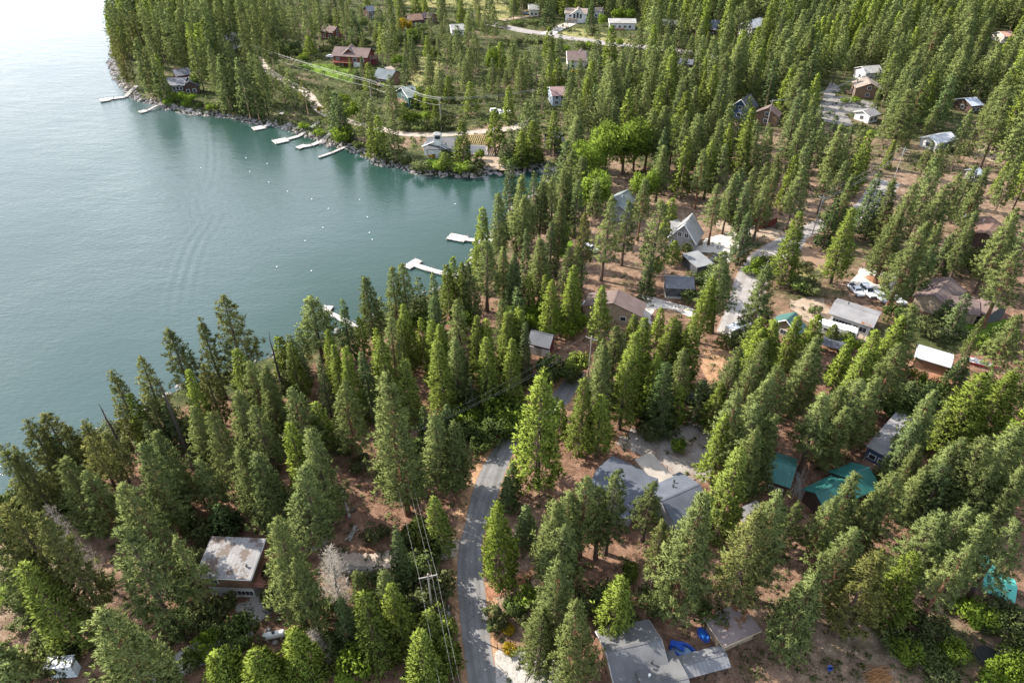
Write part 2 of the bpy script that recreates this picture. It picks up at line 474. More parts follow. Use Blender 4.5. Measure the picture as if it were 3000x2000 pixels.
DIRT = soilmat('red_dirt', [(.16,.072,.04), (.26,.13,.08), (.36,.20,.13)], .4)
TAN = soilmat('tan_dirt', [(.20,.15,.11), (.31,.24,.18), (.41,.33,.26)], .35)
NEED = soilmat('needle_litter', [(.17,.10,.06), (.32,.19,.11), (.43,.29,.19)], .6)
LAWN = soilmat('lawn_grass', [(.06,.11,.012), (.10,.165,.02), (.15,.21,.035)], .5)
MEAD = soilmat('dry_meadow', [(.11,.12,.04), (.20,.19,.075), (.32,.28,.13)], .3)

L0 = [(1374,2030),(1356,1900),(1346,1800),(1337,1700),(1344,1600),(1360,1540),(1380,1450),(1411,1370),(1456,1300),(1497,1255),(1560,1212),(1612,1160),(1648,1118),(1668,1090)]
R0 = [(1466,2030),(1442,1900),(1430,1800),(1420,1700),(1412,1600),(1427,1540),(1460,1450),(1487,1370),(1520,1300),(1565,1255),(1615,1215),(1662,1185),(1698,1128),(1716,1092)]
strip('dirt_shoulder', [(x-24, y) for x, y in L0], [(x+30, y) for x, y in R0], NEED, 'strip of tan needles and dirt along the road', 'roadside', z=.02, rag=.5)
strip('road', L0, R0, ASPH, 'grey asphalt lane curving up between the conifers', 'road', z=.05)
l, r_ = band([(2150,985),(2172,925),(2188,870),(2205,815),(2235,765),(2290,728),(2360,690),(2440,655),(2510,640),(2560,590),(2600,530)], 9)
strip('cross_road', l, r_, ASPH2, 'pale grey road winding up through the far houses', 'road', z=.05)
sheet('road_junction', [(2360,702),(2400,680),(2470,650),(2500,662),(2465,712),(2440,752),(2400,785),(2372,790),(2350,740)], ASPH2, 'wide paved junction beside the utility pole', 'road', z=.056)
l, r_ = band([(757,168),(775,198),(812,225),(860,250),(905,280),(925,310),(960,336),(1026,358),(1119,379),(1170,391),(1257,396),(1370,390),(1410,386),(1504,375),(1560,352)], 4.6)
strip('shore_road', l, r_, soilmat('shore_road_gravel', [(.24,.20,.16), (.33,.28,.235), (.42,.36,.31)]), 'pale dirt road following the far shore', 'road', z=.05)
l, r_ = band([(1440,70),(1480,79),(1540,92),(1600,100),(1652,110),(1720,118),(1780,128),(1870,137),(1960,146),(2050,160),(2120,180)], 9)
strip('hill_road', l, r_, ASPH2, 'pale road crossing below the white houses', 'road', z=.05)
l, r_ = band([(1470,60),(1520,52),(1583,45)], 5)
strip('upper_drive', l, r_, TAN, 'short dirt drive to the small grey house', 'driveway', z=.045)
l, r_ = band([(1600,102),(1640,82),(1690,62),(1720,58)], 8)
strip('house_drive', l, r_, PALE, 'pale concrete drive up to the white gabled house', 'driveway', z=.058)
l, r_ = band([(2620,85),(2690,108),(2760,125),(2840,150),(2900,170),(2990,195)], 9)
strip('ridge_road', l, r_, ASPH2, 'grey road glimpsed through the far upper trees', 'road', z=.05)
sheet('paved_court', [(2430,243),(2462,262),(2452,280),(2560,302),(2552,332),(2482,332),(2497,366),(2440,362),(2400,332)], soilmat('yard_asphalt', [(.13,.125,.12), (.19,.18,.17), (.26,.245,.23)], .25), 'grey paved yard below the brown gabled house', 'driveway', z=.04)
sheet('driveway', [(760,1640),(800,1690),(826,1766),(742,1830),(716,1850),(696,1815),(694,1770),(736,1748)], DRIVE, 'grey concrete driveway beside the rusty roofed cabin', 'driveway', z=.04, rag=.05)
l, r_ = band([(716,1835),(690,1865),(640,1893),(580,1915),(510,1955),(440,1995),(380,2030)], 4.2)
strip('garden_path', l, r_, DRIVE, 'grey paved path leading down to the left corner', 'path', z=.046)
l, r_ = band([(960,1625),(1010,1642),(1060,1647),(1130,1640),(1210,1625),(1290,1612),(1350,1600)], 3.6)
strip('gravel_drive', l, r_, soilmat('grey_gravel', [(.28,.22,.17), (.38,.31,.25), (.48,.40,.33)]), 'grey gravel drive from the road to the boulders', 'driveway', z=.035, rag=.3)
l, r_ = band([(1425,1742),(1470,1722),(1520,1700),(1575,1672)], 2.2)
strip('ditch', l, r_, DIRT, 'dark red dirt track leaving the road on the right', 'path', z=.035, rag=.3)
sheet('apron', [(1452,1912),(1500,1903),(1565,1903),(1625,1925),(1640,1975),(1600,2040),(1470,2040)], DRIVE, 'cracked concrete apron at the road edge', 'driveway', z=.06, rag=.1)
sheet('concrete_pad', [(1285,1792),(1316,1770),(1323,1842),(1281,1842)], CONC, 'small concrete pad beside the road', 'pavement', z=.04, smooth=0, rag=0)
sheet('parking_court', [(1815,1290),(1870,1262),(1985,1235),(2060,1250),(2085,1330),(2070,1395),(2000,1400),(1900,1345),(1850,1325)], soilmat('worn_asphalt', [(.17,.12,.09), (.25,.22,.20), (.33,.31,.29)], .3), 'patchy grey asphalt court behind the blue grey roofed house', 'driveway', z=.035, rag=.5)
sheet('loop_drive', [(1868,862),(1903,868),(1960,884),(2030,905),(2030,932),(1975,908),(1925,905),(1905,933),(1910,950),(1865,955),(1835,920),(1862,905),(1895,892)], PALE, 'pale concrete loop drive by the brown roofed house', 'driveway', z=.045, rag=.1)
sheet('gable_drive', [(2048,722),(2068,700),(2098,690),(2155,678),(2200,672),(2170,720),(2150,740),(2134,768),(2093,742),(2020,742)], PALE, 'sandy pale driveway beside the grey gabled house', 'driveway', z=.04, rag=.3)
sheet('dirt_lane', [(2100,648),(2160,652),(2240,662),(2330,690),(2370,708),(2350,728),(2270,700),(2190,690),(2110,672)], TAN, 'dusty lane between the grey gabled house and red shed', 'path', z=.03, rag=.3)
sheet('circle_drive', [(2486,838),(2510,805),(2524,785),(2570,795),(2632,803),(2640,835),(2610,872),(2590,890),(2545,850)], PALE, 'white concrete turning circle around a tree island', 'driveway', z=.045, rag=.1)
sheet('tree_island', [(2534,812),(2555,806),(2596,818),(2598,830),(2570,834),(2548,824)], DIRT, 'dirt island around a tree in the turning circle', 'ground', z=.06, rag=.1)
sheet('lawn', [(870,192),(922,187),(985,189),(1043,196),(1040,220),(1033,243),(995,234),(950,220),(905,206)], LAWN, 'bright green lawn below the red timber house', 'lawn', z=.03)
sheet('meadow', [(1215,176),(1250,168),(1293,188),(1282,225),(1267,250),(1230,252),(1198,246),(1205,205)], MEAD, 'dry yellow meadow in a clearing', 'meadow', z=.03, rag=.6)
sheet('small_lawn', [(1634,706),(1673,702),(1676,722),(1650,752),(1634,748)], LAWN, 'small green lawn between shore trees', 'lawn', z=.03)
sheet('garden_lawn', [(1521,915),(1560,902),(1610,925),(1673,940),(1668,965),(1610,972),(1560,955)], LAWN, 'green garden lawn behind the dark metal roof', 'lawn', z=.03)
sheet('side_lawn', [(2815,955),(2890,945),(2970,938),(2985,985),(2930,1000),(2870,985)], LAWN, 'shaded lawn beside the brown roofed wing', 'lawn', z=.03)
sheet('shore_lawn', [(1252,466),(1285,462),(1325,474),(1352,486),(1330,500),(1280,496),(1250,482)], LAWN, 'green lawn in front of the white lakeside house', 'lawn', z=.03)
sheet('roadside_grass', [(2350,790),(2385,778),(2412,790),(2400,812),(2370,826),(2345,812)], MEAD, 'yellowed grass beside the wide junction', 'lawn', z=.03)
sheet('dry_field', [(2830,505),(2862,500),(2868,560),(2850,612),(2828,600)], MEAD, 'small dry yellow field among the right hand trees', 'meadow', z=.03)
sheet('meadow', [(1650,92),(1700,84),(1790,104),(1850,118),(1840,130),(1740,118),(1660,104)], MEAD, 'yellow grass bank below the white long house', 'meadow', z=.03)
sheet('meadow', [(1180,10),(1260,0),(1420,-10),(1500,30),(1470,60),(1380,30),(1260,20)], MEAD, 'dry grass slope at the top of the photo', 'meadow', z=.03, rag=.6)
sheet('dirt_yard', [(2865,430),(2900,420),(2970,430),(3040,420),(3040,560),(2975,520),(2950,470),(2890,470)], TAN, 'pale bare yard at the right edge', 'ground', z=.03, rag=.6)
sheet('dirt_yard', [(1370,450),(1420,440),(1480,470),(1530,490),(1480,500),(1430,492),(1385,478)], TAN, 'bare dirt yard beside the timber frame', 'ground', z=.03, rag=.4)
sheet('dirt_yard', [(2070,1020),(2120,1000),(2150,1040),(2110,1100),(2080,1130),(2055,1090)], NEED, 'bare tan clearing below the parked trailer', 'ground', z=.03, rag=.4)
sheet('dirt_yard', [(2320,880),(2400,870),(2440,940),(2550,985),(2540,1010),(2420,970),(2330,910)], TAN, 'tan dirt strip in front of the long grey house', 'ground', z=.03, rag=.4)
sheet('dirt_yard', [(2640,1080),(2720,1090),(2790,1110),(2780,1135),(2690,1125),(2640,1105)], DIRT, 'red dirt strip below the white metal shed', 'ground', z=.03, rag=.4)
# ================================================================ buildings
def perp(d): return Vector((-d.y, d.x, 0))
def attr_roof(o, runs, falls):
    me = o.data
    for nm, arr in (('run', runs), ('fall', falls)):
        a = me.attributes.new(nm, 'FLOAT', 'POINT'); a.data.foreach_set('value', np.array(arr, np.float32))

def slab(mb, runs, falls, q, n, th, d, down):
    """roof slab through quad q, thickness th along normal n; remembers run / fall coordinates"""
    vs = [p+n*.03 for p in q]+[p+n*(th+.03) for p in q]
    mb.add(vs, [(3,2,1,0),(4,5,6,7),(0,1,5,4),(1,2,6,5),(2,3,7,6),(3,0,4,7)])
    for p in vs: runs.append(p.dot(d)); falls.append(p.dot(down))

def window(parent, c, nrm, w, h, frame, pane=GLASS, bars=1):
    t = perp(nrm); rz = math.atan2(t.y, t.x)
    f = MB(); f.box(c+nrm*.03, (w+.24, .1, h+.24), rz)
    o = f.build('window', frame, parent)
    g = MB(); k = max(1, bars); ww = w/k
    for i in range(k):
        g.box(c+nrm*.07+t*((i+.5)*ww-w/2), (ww-.08, .06, h), rz)
    g.build('pane', pane, o)

def door(parent, c, nrm, w, h, m, name='door'):
    t = perp(nrm); rz = math.atan2(t.y, t.x)
    f = MB(); f.box(c+nrm*.03, (w, .1, h), rz)
    if w > 2:
        for i in range(3): f.box(c+nrm*.085+Vector((0,0,(i-1)*h*.3)), (w*.94, .03, h*.25), rz)
    else:
        f.box(c+nrm*.085+Vector((0,0,h*.15)), (w*.6, .03, h*.4), rz); f.box(c+nrm*.085-Vector((0,0,h*.25)), (w*.6, .03, h*.3), rz)
    f.build(name, m, parent)

def deckpart(parent, a, d, nrm, L, D, z, m=WOODDECK, rail=True, railm=None):
    """deck along wall: starts at a, direction d, length L, depth D along nrm"""
    rz = math.atan2(d.y, d.x); mb = MB()
    c = a+d*(L/2)+nrm*(D/2+.06)
    n = max(4, int(D/.3))
    for i in range(n): mb.box(a+d*(L/2)+nrm*(.06+(i+.5)*D/n)+Vector((0,0,z-.06)), (L, D/n-.02, .1), rz)
    for s in (0.08, .5, .92): mb.box(a+d*(L*s)+nrm*(D-.1)+Vector((0,0,(z-.12)/2)), (.2, .2, max(.1, z-.14)), rz)
    dk = mb.build('deck', m, parent)
    if rail:
        r = MB(); k = max(3, int(L/1.6))
        for i in range(k+1): r.box(a+d*(L*i/k)+nrm*D+Vector((0,0,z+.48)), (.1, .1, .96), rz)
        r.box(a+d*(L/2)+nrm*D+Vector((0,0,z+1.0)), (L+.1, .12, .08), rz); r.box(a+d*(L/2)+nrm*D+Vector((0,0,z+.5)), (L, .05, .06), rz)
        for e in (0, L):
            r.box(a+d*e+nrm*(D/2)+Vector((0,0,z+1.0)), (.12, D-.12, .07), rz)
        r.build('railing', railm or m, dk)

DIMS = []
def house(name, label, short, vols, cat='house', clear=True):
    root = None; allp = []
    for vi, v in enumerate(vols):
        ty = v.get('ty', 'gable'); ze, zr = v['ze'], v['zr']
        if 'q' in v:                                   # four eave corners a-b along the ridge
            q = [at(x, y, ze) for x, y in v['q']]; zz = [Vector((p.x, p.y, 0)) for p in q]
            c = sum(zz, Vector())/4; d = ((zz[1]-zz[0])+(zz[2]-zz[3])).normalized()
            L = ((zz[1]-zz[0]).length+(zz[2]-zz[3]).length)/2; W = ((zz[3]-zz[0]).length+(zz[2]-zz[1]).length)/2
        else:
            a, b = at(*v['p'][0], zr), at(*v['p'][1], zr); a.z = b.z = 0
            d = (b-a).normalized(); c = (a+b)/2; L = (b-a).length
            if 'e' in v:
                e = at(*v['e'], ze); e.z = 0; W = 2*abs((e-a).dot(perp(d)))
            else: W = v['W']
        nrm = perp(d)
        if nrm.dot(-c) < 0: nrm = -nrm                  # n: towards the camera side
        ov = v.get('ov', .5)
        wl, ww = L-2*ov, W-2*ov; DIMS.append((short, round(L,1), round(W,1), ze, zr))
        if root is None:
            root = empty(name, (c.x, c.y, 0)); tag(root, label, cat); org = Vector((c.x, c.y, 0))
        cc = c-org
        up = Vector((0, 0, 1))
        wallm, roofm = v['wall'], v['roof']
        base = v.get('base', 0.0)+.012*vi
        h2 = ww/2; slope = (zr-ze)/(W/2) if ty in ('gable', 'hip') else 0
        zw = ze+slope*ov
        # walls
        if v.get('walls', True):
            mb = MB()
            lo = [cc-d*(wl/2)-nrm*h2, cc+d*(wl/2)-nrm*h2, cc+d*(wl/2)+nrm*h2, cc-d*(wl/2)+nrm*h2]
            if ty == 'gable':
                pts = [p+up*base for p in lo]+[p+up*zw for p in lo]+[cc-d*(wl/2)+up*zr, cc+d*(wl/2)+up*zr]
                fs = [(0,1,5,4),(2,3,7,6),(1,2,6,9,5),(3,0,4,8,7),(0,3,2,1),(4,5,9,8),(8,9,6,7)]
            elif ty == 'shed':
                k = (zr-ze)/W
                zz = [zr-k*ov, zr-k*ov, ze+k*ov, ze+k*ov]
                pts = [p+up*base for p in lo]+[p+up*z for p, z in zip(lo, zz)]
                fs = [(0,1,5,4),(1,2,6,5),(2,3,7,6),(3,0,4,7),(0,3,2,1),(4,5,6,7)]
            else:
                pts = [p+up*base for p in lo]+[p+up*zw for p in lo]
                fs = [(0,1,5,4),(1,2,6,5),(2,3,7,6),(3,0,4,7),(0,3,2,1),(4,5,6,7)]
            mb.add(pts, fs); wo = mb.build('wall', wallm, root)
            if 'low' in v:                              # a band of other siding below
                lm = MB(); lm.box(cc+up*(v['low'][0]/2+base+.01), (wl+.06, ww+.06, v['low'][0]), math.atan2(d.y, d.x)); lm.build('lower_wall', v['low'][1], root)
        else:
            pm = MB()
            for sx in (-1, 0, 1):
                for sy in (-1, 1): pm.bar(cc+d*(sx*wl/2)+nrm*(sy*h2), cc+d*(sx*wl/2)+nrm*(sy*h2)+up*(ze-.05), .09, .09, 6)
            pm.build('post', v.get('post', DARK), root)
        # roof
        rb = MB(); runs, falls = [], []; th = v.get('th', .16)
        A, B = cc-d*(L/2), cc+d*(L/2)
        if ty == 'gable':
            for s in (-1, 1):
                ed = nrm*(s*W/2)
                q = [A+up*zr, B+up*zr, B+ed+up*ze, A+ed+up*ze]
                dn = (q[3]-q[0]).normalized(); n = d.cross(dn)
                if n.z < 0: n = -n
                if s < 0: q = [q[1], q[0], q[3], q[2]]
                slab(rb, runs, falls, q, n, th, d, dn)
            rc = MB(); rc.box(cc+up*(zr+th*.9), (L, .4, .1), math.atan2(d.y, d.x))
        elif ty == 'hip':
            hl = max(.6, L/2-W/2*.8)
            P, Q = cc-d*hl+up*zr, cc+d*hl+up*zr
            E = [A-nrm*(W/2)+up*ze, B-nrm*(W/2)+up*ze, B+nrm*(W/2)+up*ze, A+nrm*(W/2)+up*ze]
            vs = E+[P, Q]+[e-up*th for e in E]
            rb.add(vs, [(0,1,5,4),(2,3,4,5),(1,2,5),(3,0,4),(6,9,8,7),(0,6,7,1),(1,7,8,2),(2,8,9,3),(3,9,6,0)])
            for p in vs: runs.append(p.dot(d)); falls.append(abs((p-cc).dot(nrm)))
        elif ty == 'arch':
            n = 8; prev = None
            for i in range(n+1):
                t = -1+2*i/n; z = ze+(zr-ze)*(1-t*t)
                cur = [A+nrm*(t*W/2)+up*z, B+nrm*(t*W/2)+up*z]
                if prev:
                    nn = Vector((0,0,1)); slab(rb, runs, falls, [prev[0], prev[1], cur[1], cur[0]], nn, th, d, nrm)
                prev = cur
        else:
            k = [zr, zr, ze, ze] if ty == 'shed' else [ze, ze, ze, ze]
            q = [A-nrm*(W/2)+up*k[0], B-nrm*(W/2)+up*k[1], B+nrm*(W/2)+up*k[2], A+nrm*(W/2)+up*k[3]]
            slab(rb, runs, falls, q, up, th, d, nrm)
        ro = rb.build('roof', roofm, root); attr_roof(ro, runs, falls)
        if ty == 'gable' and v.get('cap', True): rc.build('ridge_cap', roofm, ro)
        if v.get('trim'):
            if ty == 'gable':
                for sg_ in (-1, 1):                     # one barge board pair per gable end
                    tm = MB()
                    for s in (-1, 1):
                        a_ = cc+d*(sg_*(L/2+.04))+up*(zr+.03); b_ = a_+nrm*(s*W/2)+up*(ze-zr)
                        tm.bar(a_, b_, .15, .15, 4)
                    tm.build('trim', v['trim'], ro)
            else:
                tm = MB()
                for a_, b_ in ((A-nrm*(W/2), A+nrm*(W/2)), (B-nrm*(W/2), B+nrm*(W/2)), (A+nrm*(W/2), B+nrm*(W/2))):
                    za = (zr if ty == 'shed' else ze); tm.bar(a_+up*(za-.02 if a_ == A-nrm*(W/2) or a_ == B-nrm*(W/2) else ze-.02), b_+up*(ze-.02), .09, .09, 4)
                tm.build('trim', v['trim'], ro)
        for (u, w_) in v.get('chim', []):
            cm = MB(); pz = zr-abs(w_)*slope*1.0 if ty == 'gable' else ze
            b_ = cc+d*(u*L)+nrm*(w_)
            if v.get('pipe'): cm.lathe((b_.x, b_.y, pz-.2), [(.12,0),(.12,.9),(.2,.9),(.2,1.1),(.05,1.15)], 8)
            else: cm.box((b_.x, b_.y, pz+.3), (.7, .7, 1.8), math.atan2(d.y, d.x)); cm.box((b_.x, b_.y, pz+1.26), (.9, .9, .12), math.atan2(d.y, d.x))
            cm.build('flue' if v.get('pipe') else 'chimney', v.get('chm', DARK), ro)
        for (u, w_, sx, sy) in v.get('sky', []):        # skylights
            sm = MB(); b_ = cc+d*(u*L)+nrm*w_; sm.box((b_.x, b_.y, zr-abs(w_)*slope+th+.1), (sx, sy, .16), math.atan2(d.y, d.x)); sm.build('skylight', GLASS, ro)
        fr = v.get('fr', WHITE)
        # openings: (wall, u, z, w, h, bars) wall n/f long side near/far, a/b gable ends
        ends = sorted([(-1, cc-d*(wl/2)), (1, cc+d*(wl/2))], key=lambda e: (e[1]+org).length)   # a: end nearer to the camera
        for (wl_, u, z, w, h, bars) in v.get('win', []):
            if wl_ == 'n': p = cc+nrm*h2+d*(u*wl); nn = nrm
            elif wl_ == 'f': p = cc-nrm*h2+d*(u*wl); nn = -nrm
            else:
                s, e = ends[0] if wl_ == 'a' else ends[1]; nn = d*s; p = e+nrm*(u*ww)
            if bars == 0: door(root, p+up*(h/2+base+.02)+nn*.03, nn, w, h, v.get('dm', WHITE), 'garage_door' if w > 2 else 'door')
            else: window(root, p+up*z, nn, w, h, fr, GLASS, bars)
        for (wl_, u0, u1, D, z) in v.get('deck', []):
            if wl_ == 'n': deckpart(root, cc+nrm*h2+d*(u0*wl), d, nrm, (u1-u0)*wl, D, z, v.get('dkm', WOODDECK), True, v.get('rlm'))
            else:
                s, e = ends[0] if wl_ == 'a' else ends[1]
                deckpart(root, e+nrm*(u0*ww), nrm, d*s, (u1-u0)*ww, D, z, v.get('dkm', WOODDECK), True, v.get('rlm'))
        for sx in np.linspace(-L/2, L/2, max(2, int(L/4)+1)):
            p = c+d*float(sx); NOGO.append((p.x, p.y, W/2+1.5))
        for s1 in (-1, 1):
            for s2 in (-1, 1):
                for z in (0, zr): allp.append(proj(*(c+d*(s1*L/2)+nrm*(s2*W/2)+up*z)))
    xs = [p[0] for p in allp]; ys = [p[1] for p in allp]; dp = np.mean([p[2] for p in allp])
    LAND.append((short, (min(xs)+max(xs))/2, (min(ys)+max(ys))/2))
    if clear: CLEAR.append((min(xs), min(ys), max(xs), max(ys), dp))
    return root

M = lambda n, c, v=False: siding(n, c, v)
rgrey = roofing('grey_shingles', (.13,.13,.134)); rblue = roofing('blue_grey_shingles', (.095,.105,.128))
rbrown = roofing('brown_shingles', (.15,.11,.10)); rrust = roofing('rusty_brown_shingles', (.17,.105,.08))
rdark = roofing('dark_shingles', (.085,.085,.09)); rteal = roofing('teal_metal', (.026,.125,.112), 'metal')
rgreen = roofing('dark_green_metal', (.05,.12,.105), 'metal'); rslate = roofing('slate_metal', (.10,.104,.12), 'metal')
rmetal = roofing('rusty_metal', (.175,.168,.17), 'metal', .34, (.075,.05,.036)); rwhite = roofing('white_metal', (.42,.43,.45), 'metal')
rpale = roofing('pale_shingles', (.30,.29,.275)); rtan = roofing('tan_shingles', (.24,.195,.165)); rflat = roofing('pale_grey_membrane', (.21,.205,.208), 'shingle', .05)
rcourt = roofing('weathered_beige_roof', (.33,.29,.25), 'shingle', .1); rporch = roofing('corrugated_metal', (.17,.17,.18), 'metal')
rbrownd = roofing('littered_brown_roof', (.22,.18,.17), 'shingle', .25)
wred = M('red_boards', (.15,.045,.03)); wgrey = M('grey_boards', (.27,.265,.27)); wwhite = M('white_boards', (.58,.57,.55)); wbrown = M('brown_boards', (.20,.125,.08))
wdark = M('dark_brown_boards', (.07,.045,.035)); wchar = M('charcoal_boards', (.065,.068,.075), True); wblue = M('blue_boards', (.30,.35,.42)); wcream = M('cream_boards', (.55,.50,.42))
wgreen = M('dark_green_boards', (.045,.10,.085)); wtan = M('tan_boards', (.36,.28,.20)); wnavy = M('navy_boards', (.05,.08,.15)); wmaroon = M('maroon_boards', (.14,.035,.03))
ROW = lambda wall, n, z, w, h, bars=1, span=.8: [(wall, -span/2+span*(i+.5)/n, z, w, h, bars) for i in range(n)]

# ---- near houses
house('cabin', 'brown two storey cabin with a rust stained metal roof and side deck', 'the rust stained cabin', [
 dict(q=[(613,1579),(770,1587),(747,1698),(582,1691)], ze=6.2, zr=6.9, ty='shed', wall=wbrown, roof=rmetal, ov=.9, trim=WHITE, low=(2.5, M('pale_lower_boards', (.50,.49,.47), True)),
      win=[('n',-.32,4.0,1.1,.8,2),('n',.3,1.3,2.6,1.0,4),('b',.0,4.2,1.4,1.0,2)], deck=[('a',-.45,.5,2.6,2.9)], dkm=flat('red_brown_deck', (.26,.12,.08), .85, .35, 1), chim=[(.35,1.5)], pipe=True)])
house('house', 'grey shingled long house with crossing roofs at the bottom edge', 'the grey house at the bottom edge', [
 dict(p=[(1776,1908),(1936,1873)], W=8.6, ze=3.3, zr=5.2, wall=wbrown, roof=rgrey, trim=flat('grey_trim', (.35,.34,.33)), chim=[(-.3,-1.5),(.22,2.6)], pipe=True, win=ROW('b',2,1.7,1.2,1.1)),
 dict(p=[(1880,2010),(2016,1985)], W=10, ze=3.1, zr=4.75, wall=wbrown, roof=rgrey, chim=[(-.28,-1.2)], pipe=True, chm=WHITE)])
house('porch_roof', 'long low porch roof half corrugated metal beside the grey house', 'the corrugated porch roof', [
 dict(p=[(1998,1948),(2128,1914)], W=3.4, ze=2.5, zr=3.2, wall=wbrown, roof=rporch, walls=False, ov=.3, th=.1)], 'porch')
house('outbuilding', 'flat roofed outbuilding with leaf littered brown roof and pale edge', 'the flat leaf littered roof', [
 dict(q=[(2062,1808),(2178,1762),(2222,1850),(2117,1897)], ze=3.0, zr=3.0, ty='flat', wall=wtan, roof=rbrownd, ov=.6, trim=flat('tan_trim', (.5,.4,.28)))], 'outbuilding')
house('house', 'blue grey roofed house with two angled wings and a beige middle roof', 'the blue grey winged house', [
 dict(p=[(1752,1372),(1893,1440)], e=(1846,1361), ze=3.2, zr=5.2, wall=wgrey, roof=rblue, win=ROW('n',3,1.6,1.4,1.1)),
 dict(p=[(1936,1468),(2049,1419)], e=(1985,1387), ze=3.1, zr=5.0, wall=wgrey, roof=rblue, chim=[(.0,-2),(.12,-3)], pipe=True, win=ROW('n',3,1.6,1.4,1.1)),
 dict(q=[(1849,1361),(1893,1340),(1985,1388),(1934,1414)], ze=3.25, zr=3.9, ty='shed', wall=wtan, roof=rcourt, ov=.2)])
house('cabin', 'small cabin with a teal metal roof beside a tangle of dead branches', 'the left teal roofed cabin', [
 dict(p=[(2258,1342),(2333,1366)], W=8, ze=3.4, zr=5.4, wall=wdark, roof=rteal, win=ROW('n',2,1.6,1.0,1.0))], 'cabin')
house('cabin', 'larger teal roofed cabin built of two crossing wings', 'the winged teal roofed cabin', [
 dict(p=[(2476,1399),(2546,1370)], W=6.8, ze=3.2, zr=5.2, wall=wdark, roof=rteal),
 dict(p=[(2388,1446),(2474,1404)], W=5.2, ze=2.9, zr=4.6, wall=wdark, roof=rteal)], 'cabin')
house('house', 'long flat pale grey roofed house with a navy blue end wall', 'the navy walled flat roofed house', [
 dict(q=[(2534,1311),(2627,1206),(2705,1238),(2617,1346)], ze=4.2, zr=4.2, ty='flat', wall=wnavy, roof=rflat, ov=.35, chim=[(.28,0)], pipe=True, win=ROW('a',2,2.4,1.2,1.0), deck=[('a',-.4,.4,2.2,1.2)])])
house('shed', 'long white arched metal shed with a dark fence along its front', 'the white metal shed', [
 dict(q=[(2692,1010),(2803,1043),(2775,1076),(2672,1045)], ze=2.7, zr=3.5, ty='arch', wall=wbrown, roof=rwhite, ov=.4)], 'shed')
house('shed', 'low pale grey shed between the tall pines below the court', 'the low pale grey shed', [
 dict(q=[(2170,1492),(2212,1475),(2246,1500),(2200,1522)], ze=2.7, zr=3.3, ty='shed', wall=wgrey, roof=rflat, ov=.3)], 'shed')
house('house', 'dark ribbed metal roofed house with red gable and white garage doors', 'the ribbed dark roofed house', [
 dict(p=[(1556,968),(1622,984)], e=(1568,1012), ze=3.1, zr=5.2, wall=wmaroon, roof=rslate, dm=WHITE, win=[('n',-.2,1.2,3.4,2.3,0),('n',.22,1.2,3.4,2.3,0),('b',0,1.7,1.2,1.1,1)])])
house('house', 'brown hip roofed house with a bright white bay on the loop drive', 'the brown hip roofed house', [
 dict(p=[(1812,850),(1796,890)], W=15, ze=3.3, zr=5.8, wall=wtan, roof=rbrown, win=ROW('a',2,1.6,1.4,1.1)),
 dict(p=[(1828,885),(1868,878)], W=5, ze=2.7, zr=3.8, wall=wwhite, roof=rrust, win=[('b',0,1.5,1.4,1.1,2)]+ROW('n',3,1.5,1.1,1.0))])
house('carport', 'white flat topped carport left of the brown hip roofed house', 'the white carport', [
 dict(q=[(1706,889),(1736,860),(1760,867),(1727,905)], ze=2.8, zr=2.9, ty='flat', wall=wwhite, roof=rwhite, walls=False, ov=.25, th=.14)], 'carport')
house('garage', 'charcoal board garage with a bluish metal roof and pale footing', 'the charcoal garage', [
 dict(p=[(1948,811),(2034,815)], W=6.4, ze=3.4, zr=5.0, wall=wchar, roof=rslate, ov=.5, low=(.7, CONC), win=[('b',0,1.8,1.2,1.0,1)])], 'garage')
house('house', 'grey gabled house with white trimmed windows facing the shore', 'the grey gabled house', [
 dict(p=[(2005,659),(2028,626)], e=(1967,680), ze=3.0, zr=8.4, wall=wgrey, roof=rpale, ov=.6, trim=WHITE, win=[('a',-.3,1.9,1.6,1.2,2),('a',.3,1.9,1.6,1.2,2),('a',-.13,4.9,1.1,1.3,2),('a',.13,4.9,1.1,1.3,2)]),
 dict(q=[(1972,655),(1996,650),(1994,664),(1968,670)], ze=5.2, zr=5.9, ty='shed', wall=wgrey, roof=rpale, ov=.25, base=3.2)])
house('garage', 'dark flat roofed garage in front of the sandy drive', 'the dark flat garage', [
 dict(q=[(2017,741),(2064,737),(2072,772),(2022,790)], ze=2.9, zr=3.1, ty='flat', wall=wchar, roof=roofing('grey_membrane', (.19,.195,.20)), ov=.3, trim=DARK)], 'garage')
house('house', 'grey green roofed house with crossing gables by the yellow green tree', 'the cross gabled grey house', [
 dict(p=[(1840,556),(1802,580)], W=7.5, ze=3.0, zr=5.4, wall=wgrey, roof=roofing('grey_green_shingles', (.19,.215,.21)), trim=flat('grey_trim', (.35,.34,.33))),
 dict(p=[(1824,572),(1814,606)], W=7, ze=2.9, zr=5.2, wall=wgrey, roof=roofing('grey_green_shingles', (.19,.215,.21)), win=ROW('a',2,1.6,1.2,1.2))])
house('shed', 'dark red shed with a brown roof and a blue barrel', 'the red shed', [
 dict(p=[(2222,622),(2274,612)], e=(2276,640), ze=3.0, zr=4.8, wall=wmaroon, roof=rrust, ov=.5, win=[('n',-.2,1.3,1.0,2.0,0)], dm=wdark)], 'shed')
house('house', 'long low house with a pale grey roof and shaded front porch', 'the long pale roofed house', [
 dict(p=[(2444,884),(2576,926)], W=8.4, ze=3.3, zr=4.6, wall=wwhite, roof=rflat, ov=.8, chim=[(-.2,-1)], pipe=True, win=[('n',-.32,1.6,2.2,1.3,3),('n',-.08,1.6,2.2,1.3,3),('n',.15,1.1,1.0,2.1,0),('n',.35,1.6,1.6,1.2,2)], dm=wdark, deck=[('n',-.5,.25,2.0,.5)], rlm=WHITE)])
